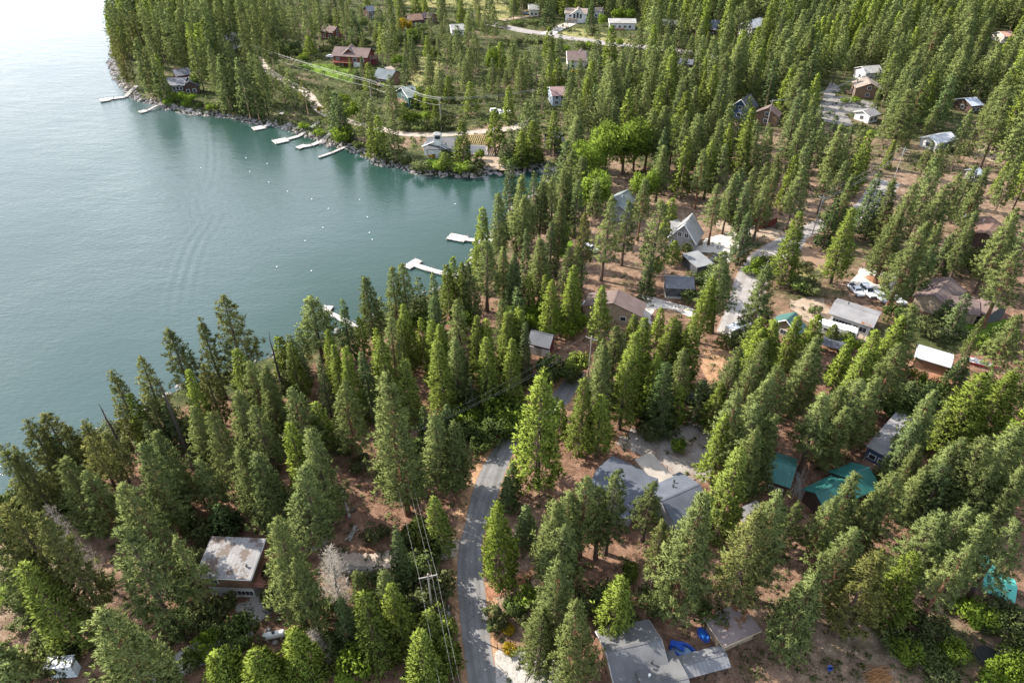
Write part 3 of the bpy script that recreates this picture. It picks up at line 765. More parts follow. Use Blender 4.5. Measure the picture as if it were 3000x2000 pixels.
house('house', 'large brown roofed house spreading in three wings by the turning circle', 'the large brown roofed house', [
 dict(p=[(2786,814),(2736,866)], e=(2834,849), ze=3.2, zr=5.4, wall=wtan, roof=rbrown, chim=[(.1,-2)], pipe=True),
 dict(p=[(2880,868),(2936,898)], e=(2850,906), ze=3.0, zr=5.0, wall=wchar, roof=rbrown, win=ROW('n',3,1.6,1.5,1.3,2), deck=[('n',-.5,.1,2.2,.8)]),
 dict(p=[(2770,868),(2870,885)], W=9, ze=2.9, zr=4.4, wall=wtan, roof=rbrown)])
house('house', 'dusty pink brown roofed house near the right edge', 'the pinkish brown roofed house', [
 dict(p=[(2918,650),(2888,684)], W=13, ze=3.0, zr=5.0, wall=wdark, roof=rrust, chim=[(-.4,-3)], pipe=True, chm=WHITE),
 dict(p=[(2902,634),(2890,650)], W=7, ze=2.8, zr=4.2, wall=wdark, roof=rrust)])
house('cabin', 'small steep green roofed cabin peeking above the cedars', 'the small green roofed cabin', [
 dict(p=[(2303,938),(2330,915)], W=7.5, ze=2.4, zr=5.2, wall=wtan, roof=rgreen, trim=WHITE, win=[('a',0,1.5,1.6,1.1,2)])], 'cabin')
# ---- far shore
house('house', 'red timber lodge with tall gable windows above the lawn', 'the red timber house', [
 dict(p=[(981,137),(1087,143)], W=12, ze=5.0, zr=8.2, wall=wred, roof=rbrown, ov=.8, win=[('n',-.38,3.7,1.4,1.3,2),('n',.14,3.6,2.0,1.5,2),('n',.36,3.6,1.4,1.4,2),('n',.2,1.2,4.6,2.3,0),('n',-.3,1.3,2.4,1.5,2),('a',0,3.8,1.5,1.4,2),('a',.2,1.3,1.5,1.4,2)], deck=[('n',-.5,.1,3.0,2.6)], dkm=wred, rlm=wred),
 dict(p=[(1020,143),(1030,130)], W=8.5, ze=5.3, zr=8.6, wall=wred, roof=rbrown, ov=.6, trim=flat('grey_trim', (.35,.34,.33)), win=[('a',-.25,4.2,1.5,2.4,1),('a',0,4.6,1.6,3.2,1),('a',.25,4.2,1.5,2.4,1)]),
 dict(p=[(1083,163),(1106,163)], W=8, ze=2.8, zr=3.8, wall=wmaroon, roof=rrust)])
house('house', 'slate roofed timber house with a roof dormer below the red lodge', 'the dormered slate house', [
 dict(p=[(1108,200),(1160,208)], W=12, ze=3.4, zr=6.4, wall=wbrown, roof=roofing('slate_shingles', (.12,.14,.15)), win=ROW('n',3,1.8,1.8,1.5,2), deck=[('n',-.5,0,2.5,1.0)]),
 dict(q=[(1131,200),(1152,197),(1154,205),(1134,209)], ze=6.2, zr=6.6, ty='shed', wall=wmaroon, roof=rtan, ov=.2, base=4.0)])
house('house', 'dark green gabled house with a grey roof beside the wires', 'the dark green gabled house', [
 dict(p=[(1175,258),(1212,251)], W=12, ze=4.6, zr=7.6, wall=wgreen, roof=roofing('green_grey_shingles', (.19,.22,.20)), trim=WHITE, win=ROW('n',2,2.0,1.6,1.4,2)+[('a',0,3.4,2.4,1.6,2)], deck=[('a',-.4,.4,2.4,2.2)], sky=[(.2,1.6,1.0,1.0)])])
house('house', 'white lakeside house with grey roof and a square lantern tower', 'the white lakeside house', [
 dict(p=[(1250,404),(1338,404)], W=12.5, ze=3.6, zr=5.8, wall=wwhite, roof=rgrey, win=[('n',.38,1.7,1.6,1.5,2)], ov=.6),
 dict(p=[(1271,416),(1287,399)], W=10, ze=3.7, zr=6.0, wall=wwhite, roof=roofing('blue_dark_shingles', (.12,.135,.16)), ov=.6, trim=WHITE, win=[('a',-.25,1.5,2.2,2.0,2),('a',.17,1.4,3.0,2.2,3)]),
 dict(q=[(1270,389),(1295,389),(1294,396),(1268,396)], ze=9.2, zr=10.0, ty='hip', wall=wwhite, roof=rpale, ov=.4, base=5.0, win=ROW('n',3,8.1,.9,1.0)+ROW('a',2,8.1,.9,1.0)),
 dict(p=[(1300,426),(1312,408)], W=6, ze=3.3, zr=4.9, wall=wwhite, roof=rgrey, trim=WHITE, win=[('a',0,1.5,1.2,1.8,1)])])
house('house', 'cream house with a pale roof among the peninsula pines', 'the cream house', [
 dict(p=[(668,94),(697,99)], W=11, ze=4.4, zr=7.4, wall=wcream, roof=rpale, trim=WHITE, win=ROW('n',2,2.2,1.6,1.4,2)+[('a',0,3,1.6,1.4,2)], sky=[(-.2,2,1.6,1.0)])])
house('house', 'dark brown lakeside house with rows of white windows', 'the dark lakeside house', [
 dict(p=[(480,229),(548,228)], W=10, ze=4.6, zr=6.8, wall=wdark, roof=rslate, win=ROW('n',5,3.4,1.2,1.3,1)+ROW('n',5,1.3,1.2,1.2,1)),
 dict(p=[(553,240),(553,226)], W=8, ze=3.6, zr=6.0, wall=wdark, roof=rslate, win=ROW('a',2,1.8,1.3,1.4,1))])
house('house', 'low slate roofed house behind the dark lakeside house', 'the low slate house', [
 dict(p=[(438,210),(474,208)], W=8, ze=3.2, zr=5.0, wall=wdark, roof=rslate),
 dict(p=[(505,206),(553,199)], W=10, ze=3.4, zr=5.4, wall=wmaroon, roof=rslate)])
far = [
 ('house', 'small red brown house with two gables behind the pines', 'the red brown twin gabled house', (948,74), (988,80), 9, 3.4, 6, wmaroon, rbrown),
 ('house', 'grey roofed dark house at the upper edge', 'the dark upper house', (1069,20), (1092,17), 9, 5, 7.5, wdark, rblue),
 ('house', 'brown roofed dark house with a low shed roof porch', 'the dark brown house', (1192,44), (1232,40), 11, 4, 6.6, wdark, rrust),
 ('house', 'grey brown house right of the dark brown house', 'the grey brown house', (1240,36), (1270,40), 9, 3.4, 5.6, wbrown, rbrown),
 ('house', 'pale roofed house with a white porch among dark pines', 'the pale porch house', (1318,73), (1358,71), 10, 3.2, 5.4, wwhite, rpale),
 ('house', 'small pale grey gabled house on the grassy hilltop', 'the small pale hilltop house', (1548,13), (1580,13), 9, 4, 6.6, wcream, rpale),
 ('house', 'white house with a tall glazed gable above a concrete drive', 'the white gabled hill house', (1657,24), (1722,26), 11, 5.2, 7.4, wwhite, rtan),
 ('house', 'long white house with a pale roof and front porch', 'the long white house', (1783,55), (1863,56), 10, 3.6, 5.2, wwhite, rpale),
 ('house', 'grey roofed house with a dark red front gable', 'the grey house with red gable', (1935,57), (1988,60), 11, 4, 7, wgrey, rgrey),
 ('house', 'steep dark house with a slate blue roof', 'the steep dark house', (2080,58), (2110,62), 10, 3.6, 8, wdark, rblue),
 ('house', 'large house with a bright white metal roof', 'the bright white roofed house', (2186,64), (2230,52), 10, 5, 8, wwhite, rwhite),
 ('house', 'brown roofed house with a white trimmed front gable', 'the brown roofed gable house', (1660,150), (1716,150), 12, 4.2, 7.6, wcream, rbrown),
 ('house', 'pale blue house with a dusty rose roof', 'the rose roofed blue house', (1610,256), (1656,254), 12, 4.6, 6.8, wblue, roofing('rose_shingles', (.24,.16,.15))),
 ('cabin', 'black walled cabin in shade near the cove', 'the black shaded cabin', (1612,388), (1638,382), 10, 4.5, 7.2, wchar, rdark),
 ('house', 'dark blue steep gabled house deep among the pines', 'the dark blue gabled house', (2172,292), (2200,276), 9, 4, 8.2, wnavy, rdark),
 ('cabin', 'brown chalet with a glazed gable and balcony', 'the brown chalet', (2250,318), (2262,306), 10, 4, 7, wbrown, rbrown),
 ('cabin', 'small slate grey roof beside the hill road', 'the slate roof by the hill road', (1992,172), (2034,176), 8, 3, 4.6, wdark, rslate),
 ('house', 'pale house with a stepped grey roof above the paved yard', 'the stepped grey roofed house', (2524,196), (2576,192), 10, 4, 6, wwhite, rpale),
 ('house', 'brown gabled house with a wide balcony above the paved yard', 'the brown balcony house', (2540,226), (2552,246), 12, 4.2, 6.8, wbrown, rtan),
 ('house', 'pale blue grey roofed house among the right hand pines', 'the pale blue roofed house', (2826,290), (2860,286), 10, 3.2, 5, wdark, roofing('pale_blue_roof', (.36,.40,.46))),
 ('house', 'white roofed house between the right hand conifers', 'the white roofed forest house', (2724,402), (2786,388), 8, 3.0, 4.6, wwhite, rwhite),
 ('shed', 'small light blue roofed shed near the right edge', 'the light blue shed', (2846,497), (2872,494), 5, 2.8, 4, wgrey, roofing('pale_blue_roof', (.36,.40,.46))),
 ('house', 'salmon roofed house on the far right ridge', 'the salmon roofed house', (2928,94), (2962,92), 10, 3.4, 5.2, wcream, roofing('salmon_roof', (.42,.25,.19))),
 ('garage', 'white walled garage at the lower edge of the paved yard', 'the white yard garage', (2528,326), (2560,318), 8, 3, 4.4, wwhite, rflat),
]
for nm, lb, sh, a, b, W, ze, zr, w, r in far:
    L = (at(*a, zr)-at(*b, zr)).length
    n = max(2, int(L/3.6))
    tr = WHITE if w in (wwhite, wcream, wblue, wnavy) else None
    two = ze > 4.4
    win = ROW('n', n, 1.6, 1.5, 1.3, 2)+(ROW('n', n, 3.9, 1.3, 1.1, 1) if two else [])+[('a', 0, 1.7, 1.6, 1.4, 2)]+([('a', 0, ze+.6, 1.5, 1.3, 2)] if zr-ze > 2.5 else [])
    dk = [('n', -.4, .1, 2.4, 2.0 if two else .6)] if nm == 'house' and L > 10 else []
    vols = [dict(p=[a, b], W=W, ze=ze, zr=zr, wall=w, roof=r, trim=tr, win=win, deck=dk)]
    if sh == 'the white gabled hill house':
        vols.append(dict(p=[(1693,28),(1696,20)], W=9, ze=5.0, zr=8.0, wall=w, roof=r, trim=WHITE, win=[('a',-.25,4,1.5,2.6,1),('a',0,4.4,1.6,3.4,1),('a',.25,4,1.5,2.6,1)]))
        vols.append(dict(p=[(1745,22),(1768,24)], W=9, ze=4, zr=5.6, wall=w, roof=r, win=ROW('n',2,1.6,1.3,1.2)))
    if sh == 'the brown roofed gable house': vols.append(dict(p=[(1697,154),(1703,143)], W=8, ze=4, zr=7.2, wall=w, roof=r, trim=WHITE, win=[('a',-.2,3.6,1.4,2.2,1),('a',.2,3.6,1.4,2.2,1)]))
    if sh == 'the grey house with red gable': vols.append(dict(p=[(1950,72),(1954,62)], W=7, ze=3.8, zr=6.2, wall=wmaroon, roof=r, win=[('a',0,2.4,1.6,1.8,2)]))
    house(nm, lb, sh, vols, nm)

# ---- timber frame of a house being built
def frame_house():
    c = at(1398, 440, 0); root = empty('timber_frame', c)
    tag(root, 'unfinished timber framed garage with bare yellow joists on top', 'building site')
    PINE = flat('new_pine', (.50,.34,.17), .85, .25, 1); a = R(-6); d = Vector((math.cos(a), math.sin(a), 0)); n = perp(d)
    L, W, H = 9.5, 9, 4.2
    mb = MB()
    for s in (-1, 1):
        for i in range(14): mb.box(n*(s*W/2)+d*(-L/2+L*i/13)+Vector((0,0,H/2)), (.1,.14,H), a)
        for i in range(12): mb.box(d*(s*L/2)+n*(-W/2+.3+(W-.6)*i/11)+Vector((0,0,H/2)), (.14,.1,H), a)
        mb.box(n*(s*W/2)+Vector((0,0,H+.06)), (L+.2,.16,.1), a); mb.box(d*(s*L/2)+Vector((0,0,H+.06)), (.16,W-.2,.1), a)
    mb.build('stud', PINE, root)
    j = MB()
    for i in range(12): j.box(d*(-L/2+.4+(L-.8)*i/11)+Vector((0,0,H+.26)), (.12,W-.1,.28), a)
    j.build('joist', PINE, root)
    w = MB(); w.box(-n*(W/2+.12)+Vector((0,0,H*.5)), (L*.8,.06,H*.72), a); w.build('wrap_sheet', WHITE, root)
    f = MB(); f.box(Vector((0,0,.1)), (L+.4,W+.4,.2), a); f.build('slab', CONC, root)
    NOGO.append((c.x, c.y, 7)); LAND.append(('the timber frame', 1398, 425)); CLEAR.append((1370,405,1422,455,proj(*c)[2]))
frame_house()
# ================================================================ docks, buoys, boats, vehicles, poles, small things
def dock(pts, w, label, platform=None, ramp=0):
    """pts: pixels from the outer end to the shore; deck boards on floats, gangway as the last leg"""
    P = [at(x, y, WZ+.5) for x, y in pts]; c = P[0].copy(); c.z = WZ
    root = empty('dock', c); tag(root, label, 'dock', 'docks reaching into the lake')
    def leg(a, b, ww, nm, za, zb, m=DOCKW):
        d = (b-a); L = d.length; d.normalize(); n = perp(d); k = max(3, int(L/.9)); mb = MB()
        for i in range(k):
            p = a.lerp(b, (i+.5)/k)-c; z = za+(zb-za)*(i+.5)/k
            mb.box((p.x, p.y, z-c.z), (L/k-.05, ww, .14), math.atan2(d.y, d.x))
        for s in (-1, 1):
            q0 = a-c+n*(s*(ww/2-.1)); q1 = b-c+n*(s*(ww/2-.1))
            mb.bar((q0.x, q0.y, za-c.z-.16), (q1.x, q1.y, zb-c.z-.16), .12, .12, 4)
        o = mb.build(nm, m, root)
        if nm == 'deck':
            fl = MB()
            for i in range(max(2, int(L/3))):
                p = a.lerp(b, (i+.5)/max(2, int(L/3)))-c; fl.box((p.x, p.y, .06), (1.5, ww*.8, .45), math.atan2(d.y, d.x))
            fl.build('float', DARK, root)
            pl = MB(); k_ = max(1, int(L/4))
            for i in range(k_+1):
                for s in (-1, 1):
                    p = a.lerp(b, min(1, (i+.1)/(k_+.2)))-c+n*(s*(ww/2+.08)); pl.bar((p.x, p.y, -1.0), (p.x, p.y, 1.3), .1, .08, 6)
            pl.build('pile', GREYWOOD, root)
        if nm == 'gangway':
            r = MB()
            for s in (-1, 1):
                q0 = a-c+n*(s*ww/2); q1 = b-c+n*(s*ww/2)
                r.bar((q0.x, q0.y, za-c.z+.9), (q1.x, q1.y, zb-c.z+.9), .04, .04, 4)
                for t in (0, .33, .66, 1):
                    q = q0.lerp(q1, t); z = za+(zb-za)*t-c.z; r.bar((q.x, q.y, z), (q.x, q.y, z+.9), .03, .03, 4)
            r.build('railing', GREYWOOD, o)
    z0 = WZ+.45
    if platform:
        a, b = at(*platform[0], z0), at(*platform[1], z0); a.z = b.z = z0
        leg(a, b, platform[2], 'deck', z0+.01, z0+.01)
    for i in range(len(P)-1):
        last = i == len(P)-2 and ramp
        leg(P[i], P[i+1], w*(.8 if last else 1), 'gangway' if last else 'deck', z0, .35 if last else z0)
    LAND.append(('', pts[0][0], pts[0][1]))
    return root
dock([(300,292),(366,284),(402,258)], 2.4, 'long angled dock with a wide sloping gangway at the point', [(292,295),(322,290),4.6], 1)
dock([(408,329),(432,323),(462,316)], 2.0, 'short thin dock just below the wooded point', [(408,329),(428,324),3.2], 1)
dock([(742,377),(774,371),(800,356),(830,336)], 2.0, 'bent dock in front of the rock wall', [(740,378),(776,371),4.2], 1)
dock([(803,416),(840,408),(876,398),(934,366)], 2.0, 'longest bent dock on the far shore', [(801,417),(842,408),4.6], 1)
dock([(878,430),(912,425),(940,414),(970,398)], 2.2, 'dock with a raised end beside the round bush', [(876,427),(890,432),4.0], 1)
dock([(934,460),(972,447),(1016,428)], 1.3, 'narrow half sunken plank dock right of the round bush', None, 0)
dock([(1315,692),(1365,700),(1400,704),(1450,712)], 2.0, 'broad white swim platform dock off the near shore', [(1314,691),(1366,701),3.8], 1)
dock([(1212,774),(1262,790),(1300,800),(1345,815)], 1.9, 'white dock ending in a T shaped head', [(1190,784),(1228,761),2.8], 1)
dock([(946,908),(985,925),(1030,950),(1060,968)], 1.5, 'white dock half hidden behind near shore trees', [(944,902),(972,905),2.6], 1)

BUOY = flat('white_plastic', (.85,.85,.83), .35, .05, 2)
for i, (x, y) in enumerate([(788,534),(843,561),(914,584),(1054,585),(963,612),(1077,636),(947,667),(1083,682),(1091,702),(895,706),(812,782),(913,794),(1334,598),(783,480),(721,463),(732,503),(589,492),(788,535)][:17]):
    p = at(x, y, WZ); root = empty('mooring_buoy', p); tag(root, 'round white mooring buoy floating on the open teal water', 'buoy', 'white mooring buoys')
    b = MB(); b.lathe((0,0,0), [(.03,-.15),(.18,-.1),(.23,.04),(.19,.16),(.09,.24),(.03,.25)], 10); b.build('float', BUOY, root, True)
    b = MB(); b.lathe((0,0,.24), [(.03,0),(.03,.09),(.06,.1),(.06,.13),(.02,.14)], 6); b.build('cap', flat('blue_plastic', (.03,.12,.45), .4), root)

def hull(name, p, rz, L, W, col, label, inner, windscreen=True, z=0.0):
    root = empty(name, (p.x, p.y, z), rz); tag(root, label, 'boat')
    secs = []
    for i in range(9):
        t = i/8; w = W/2*(1-max(0, (t-.45)/.55)**2.2); h = .75+.25*t
        x = -L/2+L*t; secs.append([(x, -w, h), (x, -w*.75, .12+.2*t*t), (x, 0, .0+.3*t*t), (x, w*.75, .12+.2*t*t), (x, w, h)])
    mb = MB(); vs = [v for s in secs for v in s]; fs = []
    for i in range(8):
        for k in range(4): a = i*5+k; fs.append((a, a+5, a+6, a+1))
    fs.append((0,1,2,3,4)); mb.add(vs, fs); mb.build('hull', col, root)
    d = MB(); vs = []
    for i in range(9):
        t = i/8; w = W/2*(1-max(0, (t-.45)/.55)**2.2)*.93; vs += [(-L/2+L*t, -w, .62+.25*t), (-L/2+L*t, w, .62+.25*t)]
    d.add(vs, [(2*i, 2*i+2, 2*i+3, 2*i+1) for i in range(8)]); d.build('deck', inner, root)
    s = MB()
    for x in (-.28, -.02): s.box((L*x, 0, .82), (.5, W*.7, .35)); s.box((L*x-.28, 0, 1.02), (.12, W*.7, .4))
    s.build('seat', flat('boat_seat', (.6,.58,.55)), root)
    if windscreen:
        w = MB(); w.add([(L*.12, -W*.4, .8), (L*.12, W*.4, .8), (L*.07, W*.36, 1.25), (L*.07, -W*.36, 1.25)], [(0,1,2,3)]); w.box((L*.1, 0, .95), (.04, W*.7, .3)); w.build('windscreen', GLASS, root)
    e = MB(); e.box((-L/2-.2, 0, .7), (.4, .45, .9), 0, .8); e.build('outboard_motor', DARK, root)
    return root
hull('motorboat', at(2876,1070), R(-32), 5.6, 2.2, flat('red_hull', (.55,.09,.06), .35), 'red and white motorboat parked on the dirt near the white shed', WHITE)
hull('motorboat', at(350,12,WZ), R(150), 7, 2.4, flat('dark_hull', (.10,.11,.13), .4), 'small dark motorboat far out by the wooded point', WHITE, z=WZ+.1)

def vehicle(name, px, py, rz, kind, paint, label, cat, L=5.2, W=2.0, H=1.75):
    p = at(px, py); root = empty(name, (p.x, p.y, .06), rz); tag(root, label, cat)
    g = .42; b = MB()
    def extr(prof, w, tap=0.0):
        n = len(prof); hmax = max(z for x, z in prof); hmin = min(z for x, z in prof)
        vs = []
        for s in (-1, 1):
            for x, z in prof:
                k = 1-tap*(z-hmin)/max(.01, hmax-hmin); vs.append((x, s*w/2*k, z))
        fs = [tuple(range(n-1, -1, -1)), tuple(range(n, 2*n))]+[(i, (i+1) % n, n+(i+1) % n, n+i) for i in range(n)]
        return vs, fs
    h = L/2
    if kind == 'trailer':
        b.add(*extr([(-h, .5), (h*.85, .5), (h, 1.2), (h*.95, H-.2), (h*.8, H), (-h*.95, H), (-h, H-.2)], W)); b.build('body', paint, root)
        w = MB()
        for s in (-1, 1):
            for x in (-.55, 0.0, .5): w.box((h*x, s*(W/2+.01), H*.62), (1.1, .06, .6))
        w.box((h*.97, 0, H*.66), (.08, W*.6, .5)); w.build('window', GLASS, root)
        t = MB(); t.box((0, 0, H+.08), (1.1, .8, .16)); t.box((-h*.5, .3, H+.06), (.6, .5, .12)); t.box((h*.45, -.2, H+.06), (.6, .5, .12)); t.build('roof_vent', WHITE, root)
        d = MB(); d.bar((h*.9, 0, .5), (h+1.1, 0, .45), .07); d.build('hitch', DARK, root); wx_ = (-.35, .35)
        dd = MB(); dd.box((-h*.2, -W/2-.02, 1.35), (.75, .06, 1.6)); dd.build('door', WHITE, root)
    else:
        b.add(*extr([(-h, g), (h*.98, g), (h, .75), (h*.96, .98), (h*.35, 1.08), (-h, 1.05)], W)); 
        if kind == 'pickup':
            b.add(*extr([(h*.36, 1.06), (h*.12, H), (-h*.2, H), (-h*.28, 1.04)], W*.94, .14))
        elif kind == 'suv':
            b.add(*extr([(h*.36, 1.06), (h*.1, H), (-h*.92, H), (-h*.98, 1.04)], W*.94, .14))
        else:
            b.add(*extr([(h*.40, 1.06), (h*.1, H-.2), (-h*.5, H-.2), (-h*.86, 1.04)], W*.94, .16))
        bo = b.build('body', paint, root)
        bv = bo.modifiers.new('bevel', 'BEVEL'); bv.width = .05; bv.segments = 2
        w = MB(); e = -.2 if kind == 'pickup' else (-.9 if kind == 'suv' else -.45); zt = H-.12-(.2 if kind == 'car' else 0)
        zc = (1.14+zt)/2
        for s in (-1, 1): w.box((h*(e+.14)/2+.1, s*(W*.45), zc), (h*(.14-e)*.95, .1, zt-1.14))
        w.build('side_window', GLASS, root)
        w = MB(); f0, f1 = h*.37, h*(.13); w.add([(f0+.03, -W*.42, 1.1), (f0+.03, W*.42, 1.1), (f1+.05, W*.37, zt), (f1+.05, -W*.37, zt)], [(0,1,2,3)]); w.build('windscreen', GLASS, root)
        if kind == 'pickup':
            bd = MB(); bd.box((-h*.64, 0, 1.07), (h*.66, W*.8, .06)); bd.build('bed', DARK, root)
        for s in (-1, 1):
            hl = MB(); hl.box((h*.985, s*W*.36, .82), (.06, .36, .18)); hl.build('headlight', WHITE, root)
        wx_ = (-.62, .62)
    for x in wx_:
        for s in (-1, 1):
            t = MB(); vs = []
            for r, y in ((.2, -.13), (.38, -.13), (.41, 0), (.38, .13), (.2, .13)):
                for k in range(12): a = 2*math.pi*k/12; vs.append((h*x+r*math.cos(a), s*(W/2-.12)+y, .36+r*math.sin(a)))
            fs = [(j*12+k, j*12+(k+1) % 12, (j+1)*12+(k+1) % 12, (j+1)*12+k) for j in range(4) for k in range(12)]
            t.add(vs, fs); o = t.build('wheel', RUBBER, root)
            r_ = MB(); r_.bar((h*x, s*(W/2-.12)-.1, .36), (h*x, s*(W/2-.12)+.12, .36), .21, .21, 10); r_.build('rim', GREYWOOD, o)
    LAND.append(('', px, py)); NOGO.append((p.x, p.y, 3.5))
    return root
PW = flat('white_car_paint', (.75,.76,.78), .25, .05, .5, 0, .5); PK = flat('black_car_paint', (.025,.026,.03), .25, .1, .5, 0, .5); PB = flat('blue_grey_car_paint', (.22,.27,.33), .3, .05, .5, 0, .5)
vehicle('pickup_truck', 2506, 856, R(-82), 'pickup', PW, 'white pickup with a dark open bed at the left of the parked row', 'pickup truck', 5.8)
vehicle('parked_van', 2540, 860, R(-80), 'suv', PW, 'tall white van second from left in the parked row', 'van', 5.6, 2.05, 2.1)
vehicle('parked_car', 2580, 878, R(-72), 'suv', flat('silver_car_paint', (.36,.38,.41), .3, .05, .5, 0, .5), 'silver grey sport utility third from left in the parked row', 'car', 5)
vehicle('parked_car', 2628, 884, R(-70), 'car', PW, 'white sedan at the right end of the parked row', 'car', 4.8, 1.85, 1.6)
vehicle('pickup_truck', 2094, 764, R(28), 'pickup', PK, 'black pickup beside the dark flat garage', 'pickup truck', 5.8)
vehicle('parked_van', 2040, 1186, R(-35), 'suv', PK, 'black van parked in the shade behind a dark fir', 'van', 6.0, 2.2, 2.3)
vehicle('camper_trailer', 2447, 984, R(-28), 'trailer', BUOY, 'long white camper trailer with a row of roof vents', 'camper trailer', 9.0, 2.5, 3.1)
vehicle('camper_trailer', 2158, 978, R(28), 'trailer', BUOY, 'short white camper trailer in the shade of roadside pines', 'camper trailer', 6.2, 2.4, 2.8)
vehicle('parked_car', 2842, 643, R(10), 'suv', PW, 'white car between the right edge pines', 'car', 5)
vehicle('parked_car', 1540, 43, R(-20), 'car', PB, 'blue grey car parked in front of the small hilltop house', 'car', 4.6)
vehicle('parked_car', 1452, 330, R(8), 'suv', PW, 'white car under trees beside the shore road', 'car', 4.9)
vehicle('pickup_truck', 1480, 334, R(20), 'pickup', PW, 'white pickup parked beside the shore road', 'pickup truck', 5.5)
vehicle('parked_car', 970, 170, R(-5), 'car', PW, 'white car left of the red timber house', 'car', 4.8)
vehicle('parked_car', 1730, 735, R(-40), 'suv', PW, 'white car half hidden under the shore pines', 'car', 5)

# ---- poles and wires
POLEM = flat('pole_wood', (.34,.31,.28), .9, .3, 1.2)
def pole(px, py, H, label, arm=2.6, ang=0.0, trafo=False, base=None):
    p = Vector((base[0], base[1], 0)) if base else at(px, py); root = empty('utility_pole', p, ang); tag(root, label, 'utility pole', 'utility poles')
    b = MB(); b.bar((0,0,0), (0,0,H), .17, .11, 8); b.build('post', POLEM, root)
    c = MB(); c.box((0,0,H-.7), (arm,.11,.14)); c.bar((-arm*.3,0,H-.76),(0,.05,H-1.6),.025,.025,4); c.bar((arm*.3,0,H-.76),(0,.05,H-1.6),.025,.025,4); co_ = c.build('crossarm', POLEM, root)
    for x in (-arm*.46, arm*.2, arm*.46):
        i = MB(); i.lathe((x,0,H-.63), [(.03,0),(.06,.06),(.04,.12),(.06,.18),(.02,.24)], 6); i.build('insulator', WHITE, co_)
    if trafo:
        t = MB(); t.lathe((.35,.1,H-2.4), [(.05,0),(.26,.02),(.26,.85),(.2,.95),(.05,1.0)], 10); t.build('transformer', GREYWOOD, root)
    NOGO.append((p.x, p.y, 2)); LAND.append(('', px, py))
    M_ = Matrix.Rotation(ang, 3, 'Z')
    return [p+M_ @ Vector((x, 0, H-.4)) for x in (-arm*.46, arm*.2, arm*.46)]+[p+Vector((0, .15, H-3.2))]
def wire(a, b, sag, label, r=.013):
    c = (a+b)/2; n = 18; pts = []
    for i in range(n+1):
        t = i/n; q = a.lerp(b, t); q.z -= sag*4*t*(1-t); pts.append(q-c)
    mb = MB(); mb.path(pts, r, 4); o = mb.build('power_line', WIRE, None, False, c)
    tag(o, label, 'power line', 'overhead wires'); return o
b0 = at(1253, 1680, 12.5)
q1 = pole(1275, 1815, 12.5, 'tall grey utility pole with a crossarm left of the asphalt road', 2.8, R(14), False, (b0.x, b0.y))
q0 = pole(1400, 2300, 12.5, 'utility pole below the bottom edge', 2.8, R(14), False, (b0.x+9.5, b0.y-34))
q2 = pole(1205, 1490, 13, 'utility pole hidden behind the big two tiered pine', 2.8, R(10), False, (at(1176,1424).x, at(1176,1424).y))
q3 = pole(1700, 1010, 13, 'utility pole in the gap behind the garage trees', 2.8, R(-30), False, (at(1722,1120).x, at(1722,1120).y))
q4 = pole(2379, 688, 13, 'dark utility pole with a transformer at the wide junction', 2.6, R(-40), True)
for k, (a, b, lb) in enumerate([(q0, q1, 'thin overhead wire running to the bottom edge above the bushes'), (q1, q2, 'thin overhead wire crossing the gravel drive'), (q2, q3, 'thin overhead wire above the green roadside bushes'), (q3, q4, 'thin overhead wire rising towards the wide junction')]):
    for i in range(3): wire(a[i], b[i], 1.2, lb)
f1 = pole(1293, 382, 13.5, 'slim utility pole behind the white lakeside house', 2.6, R(70))
f2 = pole(1184, 330, 11.5, 'utility pole in front of the dark green gabled house', 2.6, R(75))
f3 = pole(1089, 300, 10, 'short utility pole above the shore road', 2.6, R(60))
f4 = pole(757, 205, 12, 'utility pole at the edge of the peninsula pines', 2.6, R(60))
f5 = pole(1560, 330, 10, 'utility pole hidden among pines behind the cove', 2.6, R(70))
for a, b, lb in [(f4, f3, 'bright wire sloping over the green lawn'), (f3, f2, 'bright wire short span above the shore road'), (f2, f1, 'bright wire span beside the dark green house'), (f1, f5, 'faint wire running into the pines')]:
    for i in range(4): wire(a[i], b[i], 1.0, lb, .035)
g1 = pole(2492, 302, 12, 'utility pole with crossarm in front of the brown balcony house', 2.6, R(20), True)
g2 = pole(2243, 385, 13, 'pale utility pole below the brown chalet', 2.6, R(30))
g3 = pole(2612, 545, 14, 'lone pole standing in the dark cut of the power line', 2.6, R(-45))
for i in range(3): wire(g1[i], g2[i], 2.5, 'thin wire strung across the far pines', .045); wire(q4[i], g3[i], 1.5, 'thin wire along the dark forest cut', .045)

